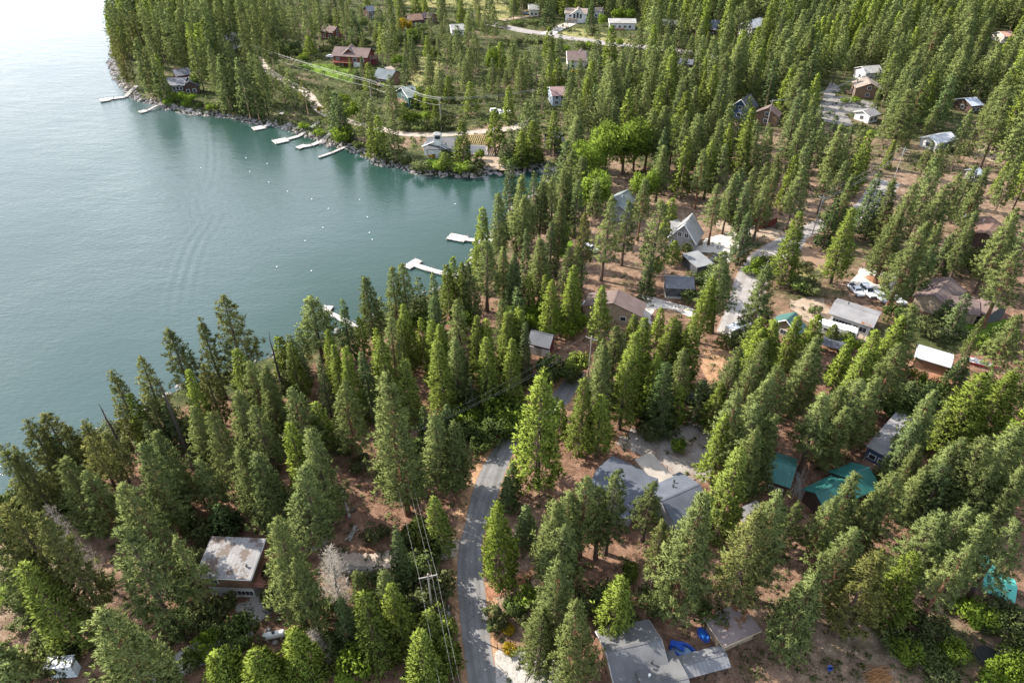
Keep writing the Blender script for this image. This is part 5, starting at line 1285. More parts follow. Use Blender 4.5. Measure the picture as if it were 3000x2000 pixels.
# ---- tree list: (x, y) of the top in a zoomed region, height, crown radius, kind
ORG = {'A': (0,0), 'B': (740,0), 'C': (1480,0), 'D': (2200,0), 'E': (740,500), 'F': (1480,500), 'G': (2200,500), 'H': (0,1000), 'I': (740,1000), 'J': (1480,1000), 'K': (2200,1000), 'L': (0,1460), 'N': (740,1460), 'O': (1480,1460), 'Q': (2200,1460)}
ZS = 2.904
TXT = {
'A': '''940 250 24 2.6 S;930 490 17 2 S;1050 90 28 3 S;1120 100 28 3 S;1220 170 28 3.2 P;1190 -40 28 3 P;1300 110 27 3.2 P;1350 20 28 3 P;1420 -30 28 3 P;1510 110 28 3.2 P;1440 340 25 3 P;1320 460 20 1.7 C;1560 230 26 3.2 P;1620 330 25 3.4 P;1700 40 28 3 P;1690 330 24 3 P;1740 150 27 3 P;1780 390 28 3.4 P;1820 -40 30 3 P;1910 -30 30 3 P;2020 -50 30 3 P;2040 180 26 3 P;1930 360 20 3 P;2070 120 28 3 P;2140 -50 30 3 P;2150 260 24 3 P;2200 -60 30 3 P;2120 440 25 3 P;1570 0 28 3 P;1660 -60 28 3 P;1480 200 26 3 P;1160 330 28 3.5 P;1060 400 27 3.3 P;1850 480 26 3.4 P;2000 510 26 3.2 P;2180 480 26 3.2 P;1090 250 26 3 P;1250 300 26 3 P;1380 180 27 3 P;1130 480 24 3 S;1230 520 22 3 P;1790 560 24 3 P;1930 560 23 3 P;2090 560 24 3 P;1000 330 24 2.6 S;1620 120 27 3 P;1850 200 28 3 P;2250 200 28 3.2 P;2300 -40 30 3.2 P''',
'B': '''60 -60 30 3.4 P;20 470 27 3.4 P;140 560 18 2.6 P;220 560 21 3 P;300 580 23 3.2 P;420 680 19 2.4 S;430 0 32 3.4 P;540 -20 33 3.5 P;470 310 14 2.8 C;260 350 16 4.5 B;700 70 18 2.4 C;760 100 20 2.8 P;850 90 25 3.8 F;1060 30 28 3 P;1140 -30 30 3.2 P;1050 210 12 2 C;1130 190 27 3.2 P;1170 180 25 2.6 P;1360 320 22 2 F;1480 310 15 2 C;1540 400 9 1.6 C;1500 100 17 2.2 P;1640 280 27 3 P;1740 220 28 3.4 P;1580 570 19 2.6 P;1660 650 15 2.2 C;1810 500 22 3 P;1850 700 18 2.8 C;1900 340 20 2.6 P;1960 840 24 3.2 P;2060 930 22 3 C;2040 400 18 3 D;2110 360 18 3 C;2040 500 20 2.6 P;2230 340 24 3 P;2140 620 23 2.8 P;2180 740 19 2.2 C;2280 510 25 3 P;1780 1040 21 3 C;1390 1130 22 3.8 P;1630 1300 9 2 C;1160 1060 21 3.2 P;1060 990 21 2.6 C;1000 1060 17 2.2 C;920 830 25 3.2 P;1000 850 25 3 P;690 790 23 3.2 F;730 830 22 3 F;630 730 23 3.2 P;870 580 12 2.4 F;980 540 18 2.8 C;1160 640 26 3 P;1290 490 19 2.4 F;1410 740 12 2.6 C;1500 740 14 2.8 C;1550 890 12 1.8 C;1280 870 11 2 C;1850 40 26 3 P;1980 60 26 3 P;2050 40 24 3 P;2220 -30 18 2.6 P;1770 10 20 2.8 C;2200 1150 15 2.4 F;2290 1130 17 2.6 C;2140 1180 13 1.8 F;120 -80 30 3.2 P;300 -60 30 3.2 P;210 -20 30 3 P;900 -40 18 2.6 P;960 -60 14 2 C;620 -40 20 2.6 P;1250 -50 20 3 P;1380 -40 20 3 C;1600 -40 20 3 P;2350 740 20 3 P;330 60 28 3 P;240 90 26 3 P''',
'C': '''60 340 24 3 P;270 345 24 3.2 P;380 230 19 3.2 C;470 300 12 2.6 F;370 -10 20 4.4 F;740 10 22 2.8 F;70 -20 16 3 P;160 500 22 3 P;320 630 20 2.8 P;380 420 18 2.8 P;450 500 16 2.6 C;530 550 11 2.2 F;640 500 18 2.4 P;740 520 20 2.6 C;790 270 24 3 P;810 480 18 2.4 F;910 220 24 3.4 C;890 500 28 3.6 P;1060 310 24 2.8 P;1100 380 22 2.8 P;1160 180 24 3 P;1240 290 25 3 P;1280 -10 28 3.2 P;1400 190 13 2 P;1420 30 22 3 P;1500 160 17 2.8 P;1490 -20 26 3.2 P;1660 20 26 3 P;1740 0 26 3 C;1890 -10 24 3 P;2090 80 25 3 P;2050 20 24 3 P;1140 440 26 3.4 P;1060 540 20 2.6 C;1240 590 18 2.6 C;1330 560 20 2.6 P;1400 410 24 2.8 C;1440 430 24 2.6 C;1350 610 26 3.6 P;1540 440 25 3 P;1540 570 22 3 P;1630 520 22 2.8 P;1780 310 26 3 P;1850 340 29 3.8 P;1990 360 24 2.8 P;2000 520 28 3.6 P;2080 500 28 3.6 P;560 640 22 3 P;600 750 24 3 P;500 880 20 3 C;640 800 24 2.8 P;730 770 22 3 P;820 760 26 3.2 P;900 700 24 3 P;940 830 22 3 F;1060 760 24 2.8 C;1130 740 24 2.8 P;1200 710 24 2.8 P;1340 850 16 2.4 C;240 810 25 2.8 P;180 880 21 3 P;370 800 25 3 P;240 1070 19 3.2 C;140 1120 13 2.2 C;40 1160 20 2.8 F;600 990 22 3.6 P;1250 920 27 3.4 P;1370 910 28 3.2 P;1460 990 24 3 P;1560 950 30 2.8 P;1640 970 22 2.6 P;1740 910 24 3 P;1800 850 22 3 P;1930 870 26 3 P;2090 830 22 3 P;2080 1060 25 3 C;1850 1020 25 3 P;1610 1100 22 3 P;1780 1200 24 3 C;1880 1230 24 3 P;1700 1270 24 3 P;2010 1450 20 3 F;2120 1430 20 2.6 P;2260 1100 24 3 P;2230 1380 20 3 P;420 950 20 2.6 C;520 1200 18 3.2 F;560 1280 22 3.6 P;660 1330 22 3.2 P;1520 -60 26 3 P;1340 -60 26 3 P;1060 -70 20 3 P''',
'E': '''480 1080 24 5.4 P;750 1110 23 3 F;960 900 27 3.8 P;1170 820 27 3.5 P;1270 790 27 3.5 P;1300 1130 25 2.8 C;1410 910 20 2.6 P;1530 870 23 2.4 P;1660 800 23 3.2 C;1700 740 20 2.4 C;1540 1080 22 3.4 F;1150 1230 26 3.4 P;1750 1100 27 3.8 P;1520 1280 23 3 C;1560 1310 24 3.4 C;1260 1260 22 2.8 C;1430 1260 18 2.4 C;630 1370 22 2.8 C;900 1250 18 2 C;1050 1350 20 2.4 C;300 1380 20 3.2 F;290 1470 11 2 C;1940 320 27 3.2 C;1980 590 28 4.4 P;2100 190 29 3 P;2260 40 29 3.8 P;2300 250 28 3.2 P;1850 760 26 3 P;1780 790 25 2.8 C;2130 640 23 3 P;2220 720 24 3.2 F;2130 1110 24 3.2 P;1910 1230 24 3.4 C;1980 1250 23 3 C;2180 1210 23 3.2 C;2270 1180 22 3 C;2250 1000 20 3 F;220 1420 16 3.2 C;380 1340 16 2.4 P;1080 1080 14 2 P;1440 1060 16 2.6 P''',
'F': '''300 90 27 2.8 P;180 210 26 3 P;420 60 29 3.4 P;500 -20 28 3.2 P;610 80 25 3 F;540 20 26 3 P;690 360 30 3 S;880 230 33 4 P;1050 250 27 3.4 P;1190 80 26 3 P;1310 270 34 5 P;180 500 25 1.9 F;300 570 25 4.2 P;400 440 25 3 F;540 660 19 2.8 P;620 640 19 3 P;590 810 20 3 C;70 740 23 3.2 F;200 900 16 2.4 C;340 890 17 1.8 C;400 930 22 3 C;560 860 22 3 C;1450 600 10 2.4 C;1500 650 19 2.8 F;1540 750 13 2 F;1760 230 28 2.8 S;1530 90 24 3 F;1700 -10 28 3.2 S;1420 240 16 2.8 C;2070 350 22 3.2 F;2130 480 19 2.8 F;2180 580 14 2.4 F;1750 900 25 3.2 C;1900 700 30 4.4 P;2250 780 32 4.8 P;1010 700 22 3 P;1120 760 20 3 P;1240 700 18 2.6 F;2240 60 27 3.4 P;2080 100 25 3 F;1950 30 26 3 P;1830 110 26 3 P;1620 80 25 3 P;620 1170 23 3.4 C;840 980 23 3.4 C;985 1140 11 1.8 C;960 1330 24 3.6 P;1190 1260 25 3.4 C;1330 1170 14 2.2 C;1420 1250 25 3.6 C;1590 1290 25 3.8 C;1500 1270 22 3.2 P;1100 1230 10 2 C;830 1440 22 3 P;180 1310 22 2.6 F;40 1200 22 3.6 C;110 1170 20 2.8 C;2180 1240 24 3.8 C;2300 1280 25 4 C;2220 1450 26 4 P;1540 1360 20 3 C;1000 1360 22 3 P;470 240 26 3 P''',
'G': '''420 360 27 4 C;220 400 11 1.6 F;880 330 28 3.4 C;910 420 33 4.8 P;1280 350 27 4.4 P;1450 430 32 4.8 P;1420 720 29 4.2 P;1690 720 15 2.6 C;1600 450 23 3 P;1110 180 20 3 F;1260 80 26 3.6 P;1060 1010 13 2.4 F;1220 1140 13 2.8 C;1390 1150 25 4.8 P;1100 1370 18 3 C;1280 1230 22 3.4 C;580 1230 13 2.8 C;400 1240 19 3 C;560 1400 21 3.6 P;80 1340 22 3.6 C;200 1280 23 3.4 C;820 1480 13 2.6 C;1700 1100 9 2.6 F;1850 1050 15 3 F;2290 330 28 4 P;2290 700 27 4.6 P;2230 360 30 3.8 P;1950 350 27 2.8 P;2150 60 28 3.4 P;2300 1250 25 4 P;1680 120 28 4 P;1560 -20 28 4 P;1380 100 28 4 P;1760 20 27 3.6 P;1900 -40 24 3 P;2020 -30 26 3.2 P;2280 60 26 3.2 P;1960 180 22 2.8 P;700 -20 27 3.2 P;860 40 25 3 P;560 100 25 3 P;300 60 27 3.4 P;180 -20 26 3 P;440 -40 27 3.4 P;1080 30 24 3 F;740 240 20 3 F;1830 420 20 3 P;720 1310 8 2 C;120 1430 20 3.2 C;1720 540 16 3 F;1560 640 20 3 F''',
'H': '''380 620 25 4 S;240 650 27 3.8 S;20 890 27 3.4 S;100 890 27 3.4 S;720 660 20 3 S;940 250 25 3.2 S;1160 130 27 3.4 S;1440 -100 30 4.4 S;1880 -380 35 4.8 S;1700 -190 28 3.2 S;1570 270 25 2.8 C;1720 200 25 3.2 S;1250 460 18 3 S;1100 450 19 2.4 C;1010 600 16 2.2 S;2010 90 25 3.8 C;2130 170 25 3.4 P;2000 450 25 4.4 P;1820 640 27 4 P;2060 890 27 4.8 P;1700 1010 18 3.4 P;760 800 27 3.6 S;900 780 22 3 S;1180 840 30 4.4 P;1320 770 25 4 P;520 1000 25 4.6 P;720 1100 24 4 P;1060 1180 27 4.8 P;1850 1400 10 3.6 F;560 720 18 3 S;450 790 20 3.4 P;1230 690 18 2.2 F;1620 560 22 3 P;1500 560 14 2.6 P;2230 240 20 2.8 P;1400 520 16 3 F;1380 960 20 3 P;2280 420 20 3 P''',
'I': '''1150 270 40 5.8 P;1570 590 24 4.6 P;1700 680 22 4.2 P;740 350 25 4.4 P;350 380 23 4 P;560 130 21 2.4 F;680 30 23 2.8 C;760 40 25 3 C;300 20 19 2.8 C;950 90 21 3.2 F;1090 -30 26 3.4 C;1290 150 21 3.4 C;1860 310 13 2.4 F;1780 60 18 2.6 F;2000 -20 23 3.6 C;2190 -20 22 3.2 C;540 520 15 3.2 C;330 700 25 3.8 C;490 760 27 4.6 P;400 1090 27 5 P;40 950 25 4.4 P;20 520 25 4 P;1450 560 12 2.2 F;1560 1330 17 3.0 C;120 200 20 3 P;80 260 22 3.2 P;1650 540 8 2 F;1990 220 12 2.4 F;1720 -30 22 3.2 P;1600 0 23 3.4 C''',
'J': '''300 235 35 5.7 C;480 510 12 2.2 C;610 640 20 3 C;690 330 24 3.5 C;830 460 20 3.3 C;880 50 27 3.8 P;1050 110 24 3.4 C;1150 -60 26 3.6 C;1420 200 23 3.5 F;1500 380 14 2.2 C;1860 350 17 2.6 C;2090 200 27 3.8 P;2000 450 27 3.8 P;2200 310 26 4 P;2150 520 26 4.4 P;2000 920 26 4 C;2240 270 25 3.8 P;1950 60 25 3.4 P;700 1110 26 4 P;940 1110 25 4 P;1260 1190 19 3 P;1430 1320 13 2.4 C;470 1380 27 4.6 P;1640 1310 36 5.0 P;180 1400 11 2.2 F;1900 620 22 3 C;1800 800 20 3 C;2100 760 24 3.6 P;590 -20 20 3 C;1280 80 22 3 C;1690 330 14 2.6 F;1560 60 22 3.2 P;560 1250 22 3.8 P;840 1250 22 3.6 P;2280 640 24 3.6 P''',
'K': '''280 210 27 4.2 P;540 10 27 4.2 P;920 300 27 4.6 P;1080 310 25 4 P;650 450 27 3.8 P;1840 130 12 2.6 F;2040 250 22 3.6 P;1960 280 27 5.2 C;2230 270 25 4.8 C;1560 430 27 3.4 P;1440 670 24 3.4 F;1990 830 29 4.8 P;1880 850 27 4 P;1440 910 22 3.0 P;1470 1080 19 3 P;920 1120 25 3.3 P;1270 1150 25 4 P;2290 750 27 4.4 P;2300 1050 25 4.4 P;290 1270 35 4.4 P;410 1360 20 3 P;1640 1460 24 4.6 P;1870 1410 25 3.4 P;2150 900 25 4 P;1130 1240 23 3.0 P;720 1290 24 3.0 P;60 480 26 3.6 P;140 640 25 3.4 P;760 380 24 3.8 P;1480 640 16 2.8 F;1700 560 16 2.6 P;1300 560 12 2.6 F;1760 900 24 4 P;1700 1050 22 3.8 F;2060 1060 24 4 P;820 560 22 3.4 P;60 760 24 3.8 P;1000 60 24 3.8 C;820 60 16 2.8 C;1290 20 26 4.4 P;1550 360 14 3 F;1380 350 10 2.8 F''',
'L': '''1000 240 27 6.2 P;860 970 25 5.2 P;230 560 21 4 C;340 130 28 4 S;80 60 27 4.6 S;-60 250 24 4 P;1580 1280 5 1.5 C;2170 1310 10 3.8 C;1840 1310 10 4.2 C;2260 1500 8 3.4 C;60 1400 8 4.5 P;-100 1250 10 4.4 P;1460 300 20 3.4 P;1300 120 22 3.6 F''',
'N': '''140 150 27 4.2 P;330 480 22 3.4 P;1190 260 16 2.2 F;1260 430 11 2.2 F;1440 450 6 4 B;1520 700 6 4.4 B;900 640 13 3 P;1120 640 11 2.8 P;950 800 19 3.8 C;1190 760 16 3.2 C;1390 1150 17 3.6 C;1490 960 10 3 C;740 870 12 2.6 F;320 1120 14 3.8 C;30 1310 12 3.8 C;2090 15 21 3.6 C;2210 -300 9 2.2 F;2170 -180 9 2.2 F;1640 1180 8 2.4 C;1400 170 8 3 C;1040 1000 12 2.6 P;640 1180 6 2.4 P;1460 1320 10 3 C''',
'O': '''180 60 11 2.2 F;480 520 24 4.2 P;650 910 24 4.4 P;1080 570 4 1.2 C;1370 180 20 2.6 S;2040 810 25 5.4 P;2230 40 26 4.4 S;760 560 22 4 F;980 640 16 3.4 C;1900 1150 16 3.4 F;300 960 16 3.6 P;500 200 20 3.6 P''',
'Q': '''900 270 25 4.2 P;1110 430 27 4.4 S;1880 350 25 3.4 P;550 660 25 4.4 P;90 840 24 4.8 P;2300 200 24 4 P;2040 160 24 3.6 P;1430 500 20 3.6 C''',
}
# broadleaf trees and shrubs: x y H r kind (D bright tree, d small bright shrub, b dark green shrub, c conifer like shrub, y yellow flowering)
BUSH = {
'A': '640 1 1 1 x;1310 660 6 2.2 d;1640 650 8 2.4 d;1500 790 4 4.5 d;1600 800 4 4 d;1680 880 3 2.6 b;1780 900 4 3 d;1330 780 4 3 b;2070 920 5 4 b;2180 400 5 3 d;2290 410 5 3 d;1580 860 3 3 d;1940 960 3 2.6 b;1420 840 3.5 3 d;1870 860 5 3 b',
'B': '740 1110 7 5 d;820 900 7 3.2 d;880 880 7 3 d;440 1050 3 2.6 d;580 910 2.5 2 y;490 860 3 3 b;1660 990 6 4 b;1580 1010 5 3 b;1440 1380 3.5 4 b;1560 1400 3.5 4 d;1780 1410 3.5 4 d;1700 1430 3 3.5 b;1900 1380 4 4.2 b;1350 1440 4 3.5 b;2280 1300 5 4.5 b;2200 1330 5 4 b;1520 1310 2 1.6 y;1930 1290 4 2.4 d;1350 250 6 4 d;1230 480 5 4 d;1300 170 8 4.5 y;1120 700 2.5 2.4 d;340 360 6 4 b;640 140 7 4 b;940 150 7 4 b;1260 300 6 5 b;1400 280 6 5 b;1440 210 6 5 b;700 330 5 5 b;930 330 5 5 b;820 350 3 5 b;620 390 3 4 b;380 420 3 4 b;420 470 3 4 d;60 400 5 3 d;1580 430 5 3 b;1650 1290 4 3 b;1280 1420 3 3 b;1100 1330 3 3 b;870 1260 3 2.6 b;560 1120 2.5 2.6 d;1340 960 5 4 d;1450 960 5 4 d;1300 1050 3 4 b;1420 1060 3 4 b;1200 740 3 3 b;780 810 5 3 d;2120 200 3 4 b;1530 320 5 4 b',
'C': '1040 1065 20 7 D;700 1230 17 5 D;880 1105 19 5.6 D;1130 1080 18 5.6 D;760 1480 15 4.6 D;960 80 8 4 d;1060 80 8 4 d;830 130 7 3 d;520 390 4 2.4 d;1700 420 10 2.4 d;240 170 3 5 b;100 180 3 5 b;240 320 3 6 b;60 330 4 6 b;590 590 3 2 y;160 1290 5 5.5 b;60 1270 5 5 b;230 1330 5 4.6 b;1640 380 5 2.6 b;1500 370 5 3 b;980 330 5 3 d;720 360 4 3 d;430 30 6 4 d;600 40 7 4 d;760 250 4 3 b;640 360 4 3 b;1930 170 7 3 y',
'D': '740 480 7 3.4 d;460 470 7 3.4 b;900 830 3 2.4 d;800 840 2 2.4 d;300 480 7 3 b',
'E': '1420 1250 6 2.6 d;1490 1200 7 3 d;1780 1180 8 3 d',
'F': '1200 30 13 4.4 D;780 45 16 4.4 D;1900 330 5 2.6 d;2160 740 5 2.6 d;270 1120 6 2.4 d;60 1180 7 3 d;170 1200 6 3 d;380 1220 3 2.4 d;460 1200 4 2 d;1600 1020 4 3.2 b;1660 880 5 4 b;2240 720 4 2.6 b;2110 820 3 2.6 d;1800 850 4 4 b;1920 1400 4 3 b;2000 360 4 3 d;560 1320 4 2.6 d;500 480 8 3 d;650 1230 5 2.2 d;1290 760 6 2 d;1560 620 5 2 b',
'G': '460 920 4 4 b;540 960 4 3.6 b;560 1150 3 2 b;870 330 4 3 b;700 350 5 4 b;800 380 4 4 b;1880 720 6 4 b;1950 680 6 4 b;1580 1310 5 3.5 b;1520 1270 5 3 b;2000 1420 4 3 d;2080 1440 4 3 b;880 1430 4 2.6 d;820 1400 4 2.6 b;1240 1160 5 3 b;2200 1380 5 4 b;490 790 3 2.4 b',
'H': '1640 640 6 3 b;1680 900 5 3 b;900 740 4 3 b;620 1180 7 4 b;280 1400 7 5 b;120 1330 7 5 b;1480 1440 3 3 d;1560 1480 3 2.4 d;1160 750 5 4 b;1440 740 5 4 b;200 1220 7 4 b',
'I': '1830 590 5 3 d;2150 520 6 4.4 d;2050 740 4 3.4 b;1720 540 5 2.6 b;1930 700 4 3.6 b;2240 650 5 3 d;1780 700 5 3 b;1960 820 4 3 b;2100 640 5 4 b;1680 600 4 2.6 b;900 1000 3 2.6 b;1420 890 7 3 b;540 660 6 3 b;1130 1050 5 3 b;190 820 7 3.5 b;250 300 6 3 b;1360 1250 3 2.6 b;780 860 4 2.6 b;330 600 6 3 b;1900 560 4 3 b;2250 560 5 3.6 b;1280 480 4 3 b',
'J': '40 560 6 4.4 d;90 640 5 4 b;450 170 5 5 b;560 190 5 3.6 b;620 120 7 3.2 C;1480 840 3 2 d;1220 700 5 2.6 b;60 700 4 3.2 b;360 240 6 3 b;1240 360 7 3 b;1740 400 4 3 b',
'K': '1440 260 4 2.4 d;1330 380 5 4 b;1480 420 5 4 b;1250 470 6 4 b;1650 480 6 4 b;1590 350 6 3 b;1280 540 6 3.6 b',
'L': '1860 850 5 2.6 b;1720 1000 4 2.4 b;1800 1080 3 2 b;2060 1090 5 3.2 b;1960 1150 3 2.2 b;1740 1190 4 2.4 d;330 1220 3 2 b;420 1260 3 2 b;110 750 4 3 d;170 800 4 2.6 b;1540 680 5 2.6 b;1560 480 5 3.4 b;1490 1020 4 3 b;1450 700 6 3 b;360 1130 2.5 2 b;1440 1510 4 2 d;480 1360 4 3 b;1660 240 5 3 b;1560 1000 4 3 b;150 1050 2.5 2 b',
'N': '840 1390 7 3.4 d;1390 1000 4 3 b;690 1170 5 2.6 b;1600 1150 5 2.4 b;230 560 5 3 b;210 750 4 3 b;2030 940 3 1.6 b;2090 1010 3 1.6 b;2220 880 3 2 b;2165 1090 1.6 1.2 y;2190 1260 1.2 1.2 y;1340 880 4 3 b;1590 1000 6 2.6 C;1560 1300 6 3 C;1000 700 4 3 b;720 1250 3 2 b;1040 250 4 2.4 b;1300 250 6 2.4 b;1400 860 4 3.4 b;780 1330 2 1.6 b;620 900 4 2 b;2280 1000 2.4 1.2 b;2050 1060 2.4 1.4 b',
'O': '200 790 5 2 d;80 870 3 1.8 b;20 1080 1.5 1.1 y;30 1260 1.2 1 y;1080 580 3.4 1.6 d;880 800 4 3 b;700 800 5 3 b;980 900 3 3 b;1240 830 3 3 b;1350 830 3 2.6 b;1780 930 5 3 b',
'Q': '1980 940 4 3 d;1850 900 3 2.6 d;1360 1240 4 2.4 d;1770 1260 3.5 2 d;1700 1300 2 1.6 d;2280 1040 4 3.4 b;2290 1350 4 2.8 d;2200 1420 4 2.8 d;2050 1080 2.5 1.6 b;2120 1560 4 2.6 d;1500 1250 3 3 b;1620 1420 2 2.4 b;1650 1540 2 3 b;1320 1290 2 2 d;620 370 4 2 d;2300 1260 4 3 b;2160 900 4 3 b;1260 1180 3 3 b;1560 1020 4 3 b',
}
HF = {'A':.94,'B':.77,'C':.84,'D':.85,'E':.74,'F':.75,'G':.79,'H':.76,'I':.83,'J':.82,'K':.74,'L':.95,'N':1,'O':1,'Q':.8}
TREES = []   # dict(x, y, H, r, k)
def toppoint(px, py, H): p = at(px, py, H); return p.x, p.y
for k, s in TXT.items():
    ox, oy = ORG[k]
    for it in s.replace('\n', '').split(';'):
        a = it.split(); px, py = ox+float(a[0])/ZS, oy+float(a[1])/ZS; H = float(a[2])*HF[k]
        x, y = toppoint(px, py, H)
        TREES.append(dict(x=x, y=y, H=H, r=float(a[3]), k=a[4], src='hand'))
BUSHES = []
for k, s in BUSH.items():
    ox, oy = ORG[k]
    for it in s.split(';'):
        a = it.split()
        if a[4] == 'x': continue
        px, py = ox+float(a[0])/ZS, oy+float(a[1])/ZS; H = float(a[2]); x, y = toppoint(px, py, H*.9)
        BUSHES.append(dict(x=x, y=y, H=H, r=float(a[3]), k=a[4], src='hand'))
for b in [t for t in TREES if t['k'] in 'BD']:
    TREES.remove(b); b['k'] = 'b' if b['k'] == 'B' else 'D'; BUSHES.append(b)
# nothing roots in the lake
def onland(lst):
    sd = sdist(np.array([t['x'] for t in lst]), np.array([t['y'] for t in lst]))
    for t, s in zip(lst, sd): t['sd'] = float(s)
    out_ = []
    for t in lst:
        if t['sd'] > 1.2: out_.append(t); continue
        for _ in range(60):                     # step back from the water along the line of sight
            q = Vector((t['x'], t['y'])); 
            near = t['y'] < 240 or t['x'] > 40
            t['y'] += (-.6 if t['y'] < 230 else .6); s = float(sdist(np.array([t['x']]), np.array([t['y']]))[0])
            if s > 1.6: t['sd'] = s; out_.append(t); break
    return out_
for t in TREES: t['r'] *= (1.06+.50*min(1, max(0, (t['y']-120)/130)))*(1.06 if t['x'] > 22 and t['y'] < 150 else 1)
for t in BUSHES:
    if t['k'] == 'D': t['r'] *= 1.25
TREES = onland(TREES); BUSHES = onland(BUSHES)

# ---- the rest of the forest, filled in between
FILLZ = [
 ([(760,40),(1500,60),(1640,330),(1500,350),(1290,290),(1100,245),(900,170),(770,140)], 9.5, 7, 17),
 ([(1500,-10),(3060,-10),(3060,640),(2560,600),(2300,560),(2100,560),(1760,500),(1690,400),(1560,300),(1500,150)], 7.4, 16, 27),
 ([(340,-10),(760,-10),(760,150),(690,260),(560,215),(450,175),(355,190),(335,80)], 6.2, 20, 27),
 ([(760,-10),(1500,-10),(1500,60),(1400,30),(760,40)], 13, 13, 21),
 ([(2560,600),(3060,640),(3060,1640),(2960,1560),(2820,1560),(2700,1540),(2450,1480),(2380,1300),(2420,1120),(2640,1130),(2660,900),(2600,760)], 9.0, 18, 25),
 ([(1560,520),(1780,520),(2060,560),(2040,600),(1900,620),(1720,700),(1640,680),(1560,640)], 8.5, 15, 21),
 ([(1200,960),(1400,800),(1560,700),(1620,860),(1500,1060),(1300,1120)], 8.5, 11, 18),
 ([(0,1500),(300,1300),(700,1120),(980,1060),(1000,1200),(760,1350),(560,1480),(300,1560),(0,1620)], 11.0, 9, 16),
 ([(2060,1080),(2360,1100),(2400,1320),(2240,1330),(2100,1260)], 9.5, 16, 23),
 ([(2160,560),(2560,600),(2530,600),(2440,640),(2360,660),(2160,600)], 8.0, 14, 21),
]
CL2 = [(1700,370,1890,500),(2372,690,2470,770),(2425,260,2495,320),(2500,790,2620,880),(1880,860,2040,960),(2050,660,2190,770),(1440,60,1880,150),(2415,640,2545,720),(1860,1230,2080,1420),(1460,1100,1720,1300),(2600,500,2625,560)]
fr = random.Random(77)
pts = [(t['x'], t['y'], t['r']) for t in TREES]
def cxok(x): return x > 1900
def free(x, y, r, H, gap):
    for a, b, c in pts:
        if (a-x)**2+(b-y)**2 < gap*gap: return False
    for a, b, c in NOGO:
        if (a-x)**2+(b-y)**2 < (c+1)**2: return False
    for a, b, w in ROADP:
        if (a-x)**2+(b-y)**2 < (w+2.2)**2: return False
    bx, by, d = proj(x, y, 0); tx, ty, _ = proj(x, y, H); w = r*FPX/d
    for x0, y0, x1, y1, dd in CLEAR:
        cx, cw = (x0+x1)/2, (x1-x0)*(.12 if y1 < 520 and cxok(x0) else .28); x0, x1 = cx-cw, cx+cw; y1 = y0+(y1-y0)*.5
        if d < dd+3 and ty < y1-2 and by > y0 and min(bx, tx)-w*.6 < x1 and max(bx, tx)+w*.6 > x0: return False
    for x0, y0, x1, y1 in CL2:
        if ty < y1 and by > y0 and min(bx, tx)-w*.5 < x1 and max(bx, tx)+w*.5 > x0: return False
    return True
for poly, gap, h0, h1 in FILLZ:
    W_ = [(at(x, y).x, at(x, y).y) for x, y in poly]
    if poly[0][1] < 0:                      # beyond the top of the photo, tops still reach in
        W_ = [((x*1.22, y*1.22) if y > 520 else (x, y)) for x, y in W_]
    xs = [p[0] for p in W_]; ys = [p[1] for p in W_]; area = (max(xs)-min(xs))*(max(ys)-min(ys))
    n = int(area/gap**2*9); X = np.array([fr.uniform(min(xs), max(xs)) for _ in range(n)]); Y = np.array([fr.uniform(min(ys), max(ys)) for _ in range(n)])
    ok = inside(X, Y, W_); ok &= sdist(X, Y) > 2.5
    for x, y in zip(X[ok], Y[ok]):
        H = fr.uniform(h0, h1)*(1 if fr.random() > .16 else .62); u = fr.random(); k = 'P' if u < .66 else ('C' if u < .86 else 'F')
        r = {'P': .175, 'C': .15, 'F': .145}[k]*H*fr.uniform(.85, 1.15)*(1+.42*min(1, max(0, (y-120)/130)))
        if free(x, y, r, H, gap*fr.uniform(.85, 1.1)):
            TREES.append(dict(x=float(x), y=float(y), H=H, r=r, k=k, src='fill', sd=9)); pts.append((x, y, r))
# drop hand trees that stand on a road or in a house
def clash(t):
    for a, b, c in NOGO:
        if (a-t['x'])**2+(b-t['y'])**2 < (c*.75)**2: return True
    for a, b, w in ROADP:
        if (a-t['x'])**2+(b-t['y'])**2 < (w+.2)**2: return True
    return False
nb = len(TREES); TREES = [t for t in TREES if not clash(t)]
print('dropped', nb-len(TREES), 'trees', len(TREES))
for t in TREES+BUSHES:
    bx, by, d = proj(t['x'], t['y'], 0); tx, ty, d2 = proj(t['x'], t['y'], t['H'])
    t['px'], t['py'] = (bx+tx)/2, (by+ty)/2; t['tx'], t['ty'] = tx, ty
    t['bx'], t['by'] = bx, by
    w = 2*t['r']*FPX/d; vis_h = max(0, min(by, 2000)-max(ty, 0)); vx = max(0, min(tx+w/2, 3000)-max(tx-w/2, 0))
    t['size'] = vis_h*vx
TREES = [t for t in TREES if t['size'] > 0 or t['src'] == 'fill']
TREES.sort(key=lambda t: -t['size'])
NIND = 300
NAME = {'P': ('pine_tree', 'pine tree'), 'C': ('cedar_tree', 'cedar tree'), 'F': ('fir_tree', 'fir tree'), 'S': ('pine_tree', 'pine tree')}
IND = TREES[:NIND]; REST = TREES[NIND:]
tr = random.Random(4)
def place(t, mats, name, H0, r0, kids=('crown', 'trunk'), sx=None):
    root = empty(name, (t['x'], t['y'], -.05 if t.get('sd', 9) > 3.4 else -.5), tr.uniform(0, 6.28))
    q = tr.uniform(.88, 1.13); s = (t['r']/r0*q, t['r']/r0/q, t['H']/H0); root.scale = s
    for nm, me in zip(kids, mats):
        o = bpy.data.objects.new(nm, me); COL.objects.link(o); o.parent = root
    root.rotation_euler[0] = tr.gauss(0, .022); root.rotation_euler[1] = tr.gauss(0, .022)
    t['obj'] = root; return root
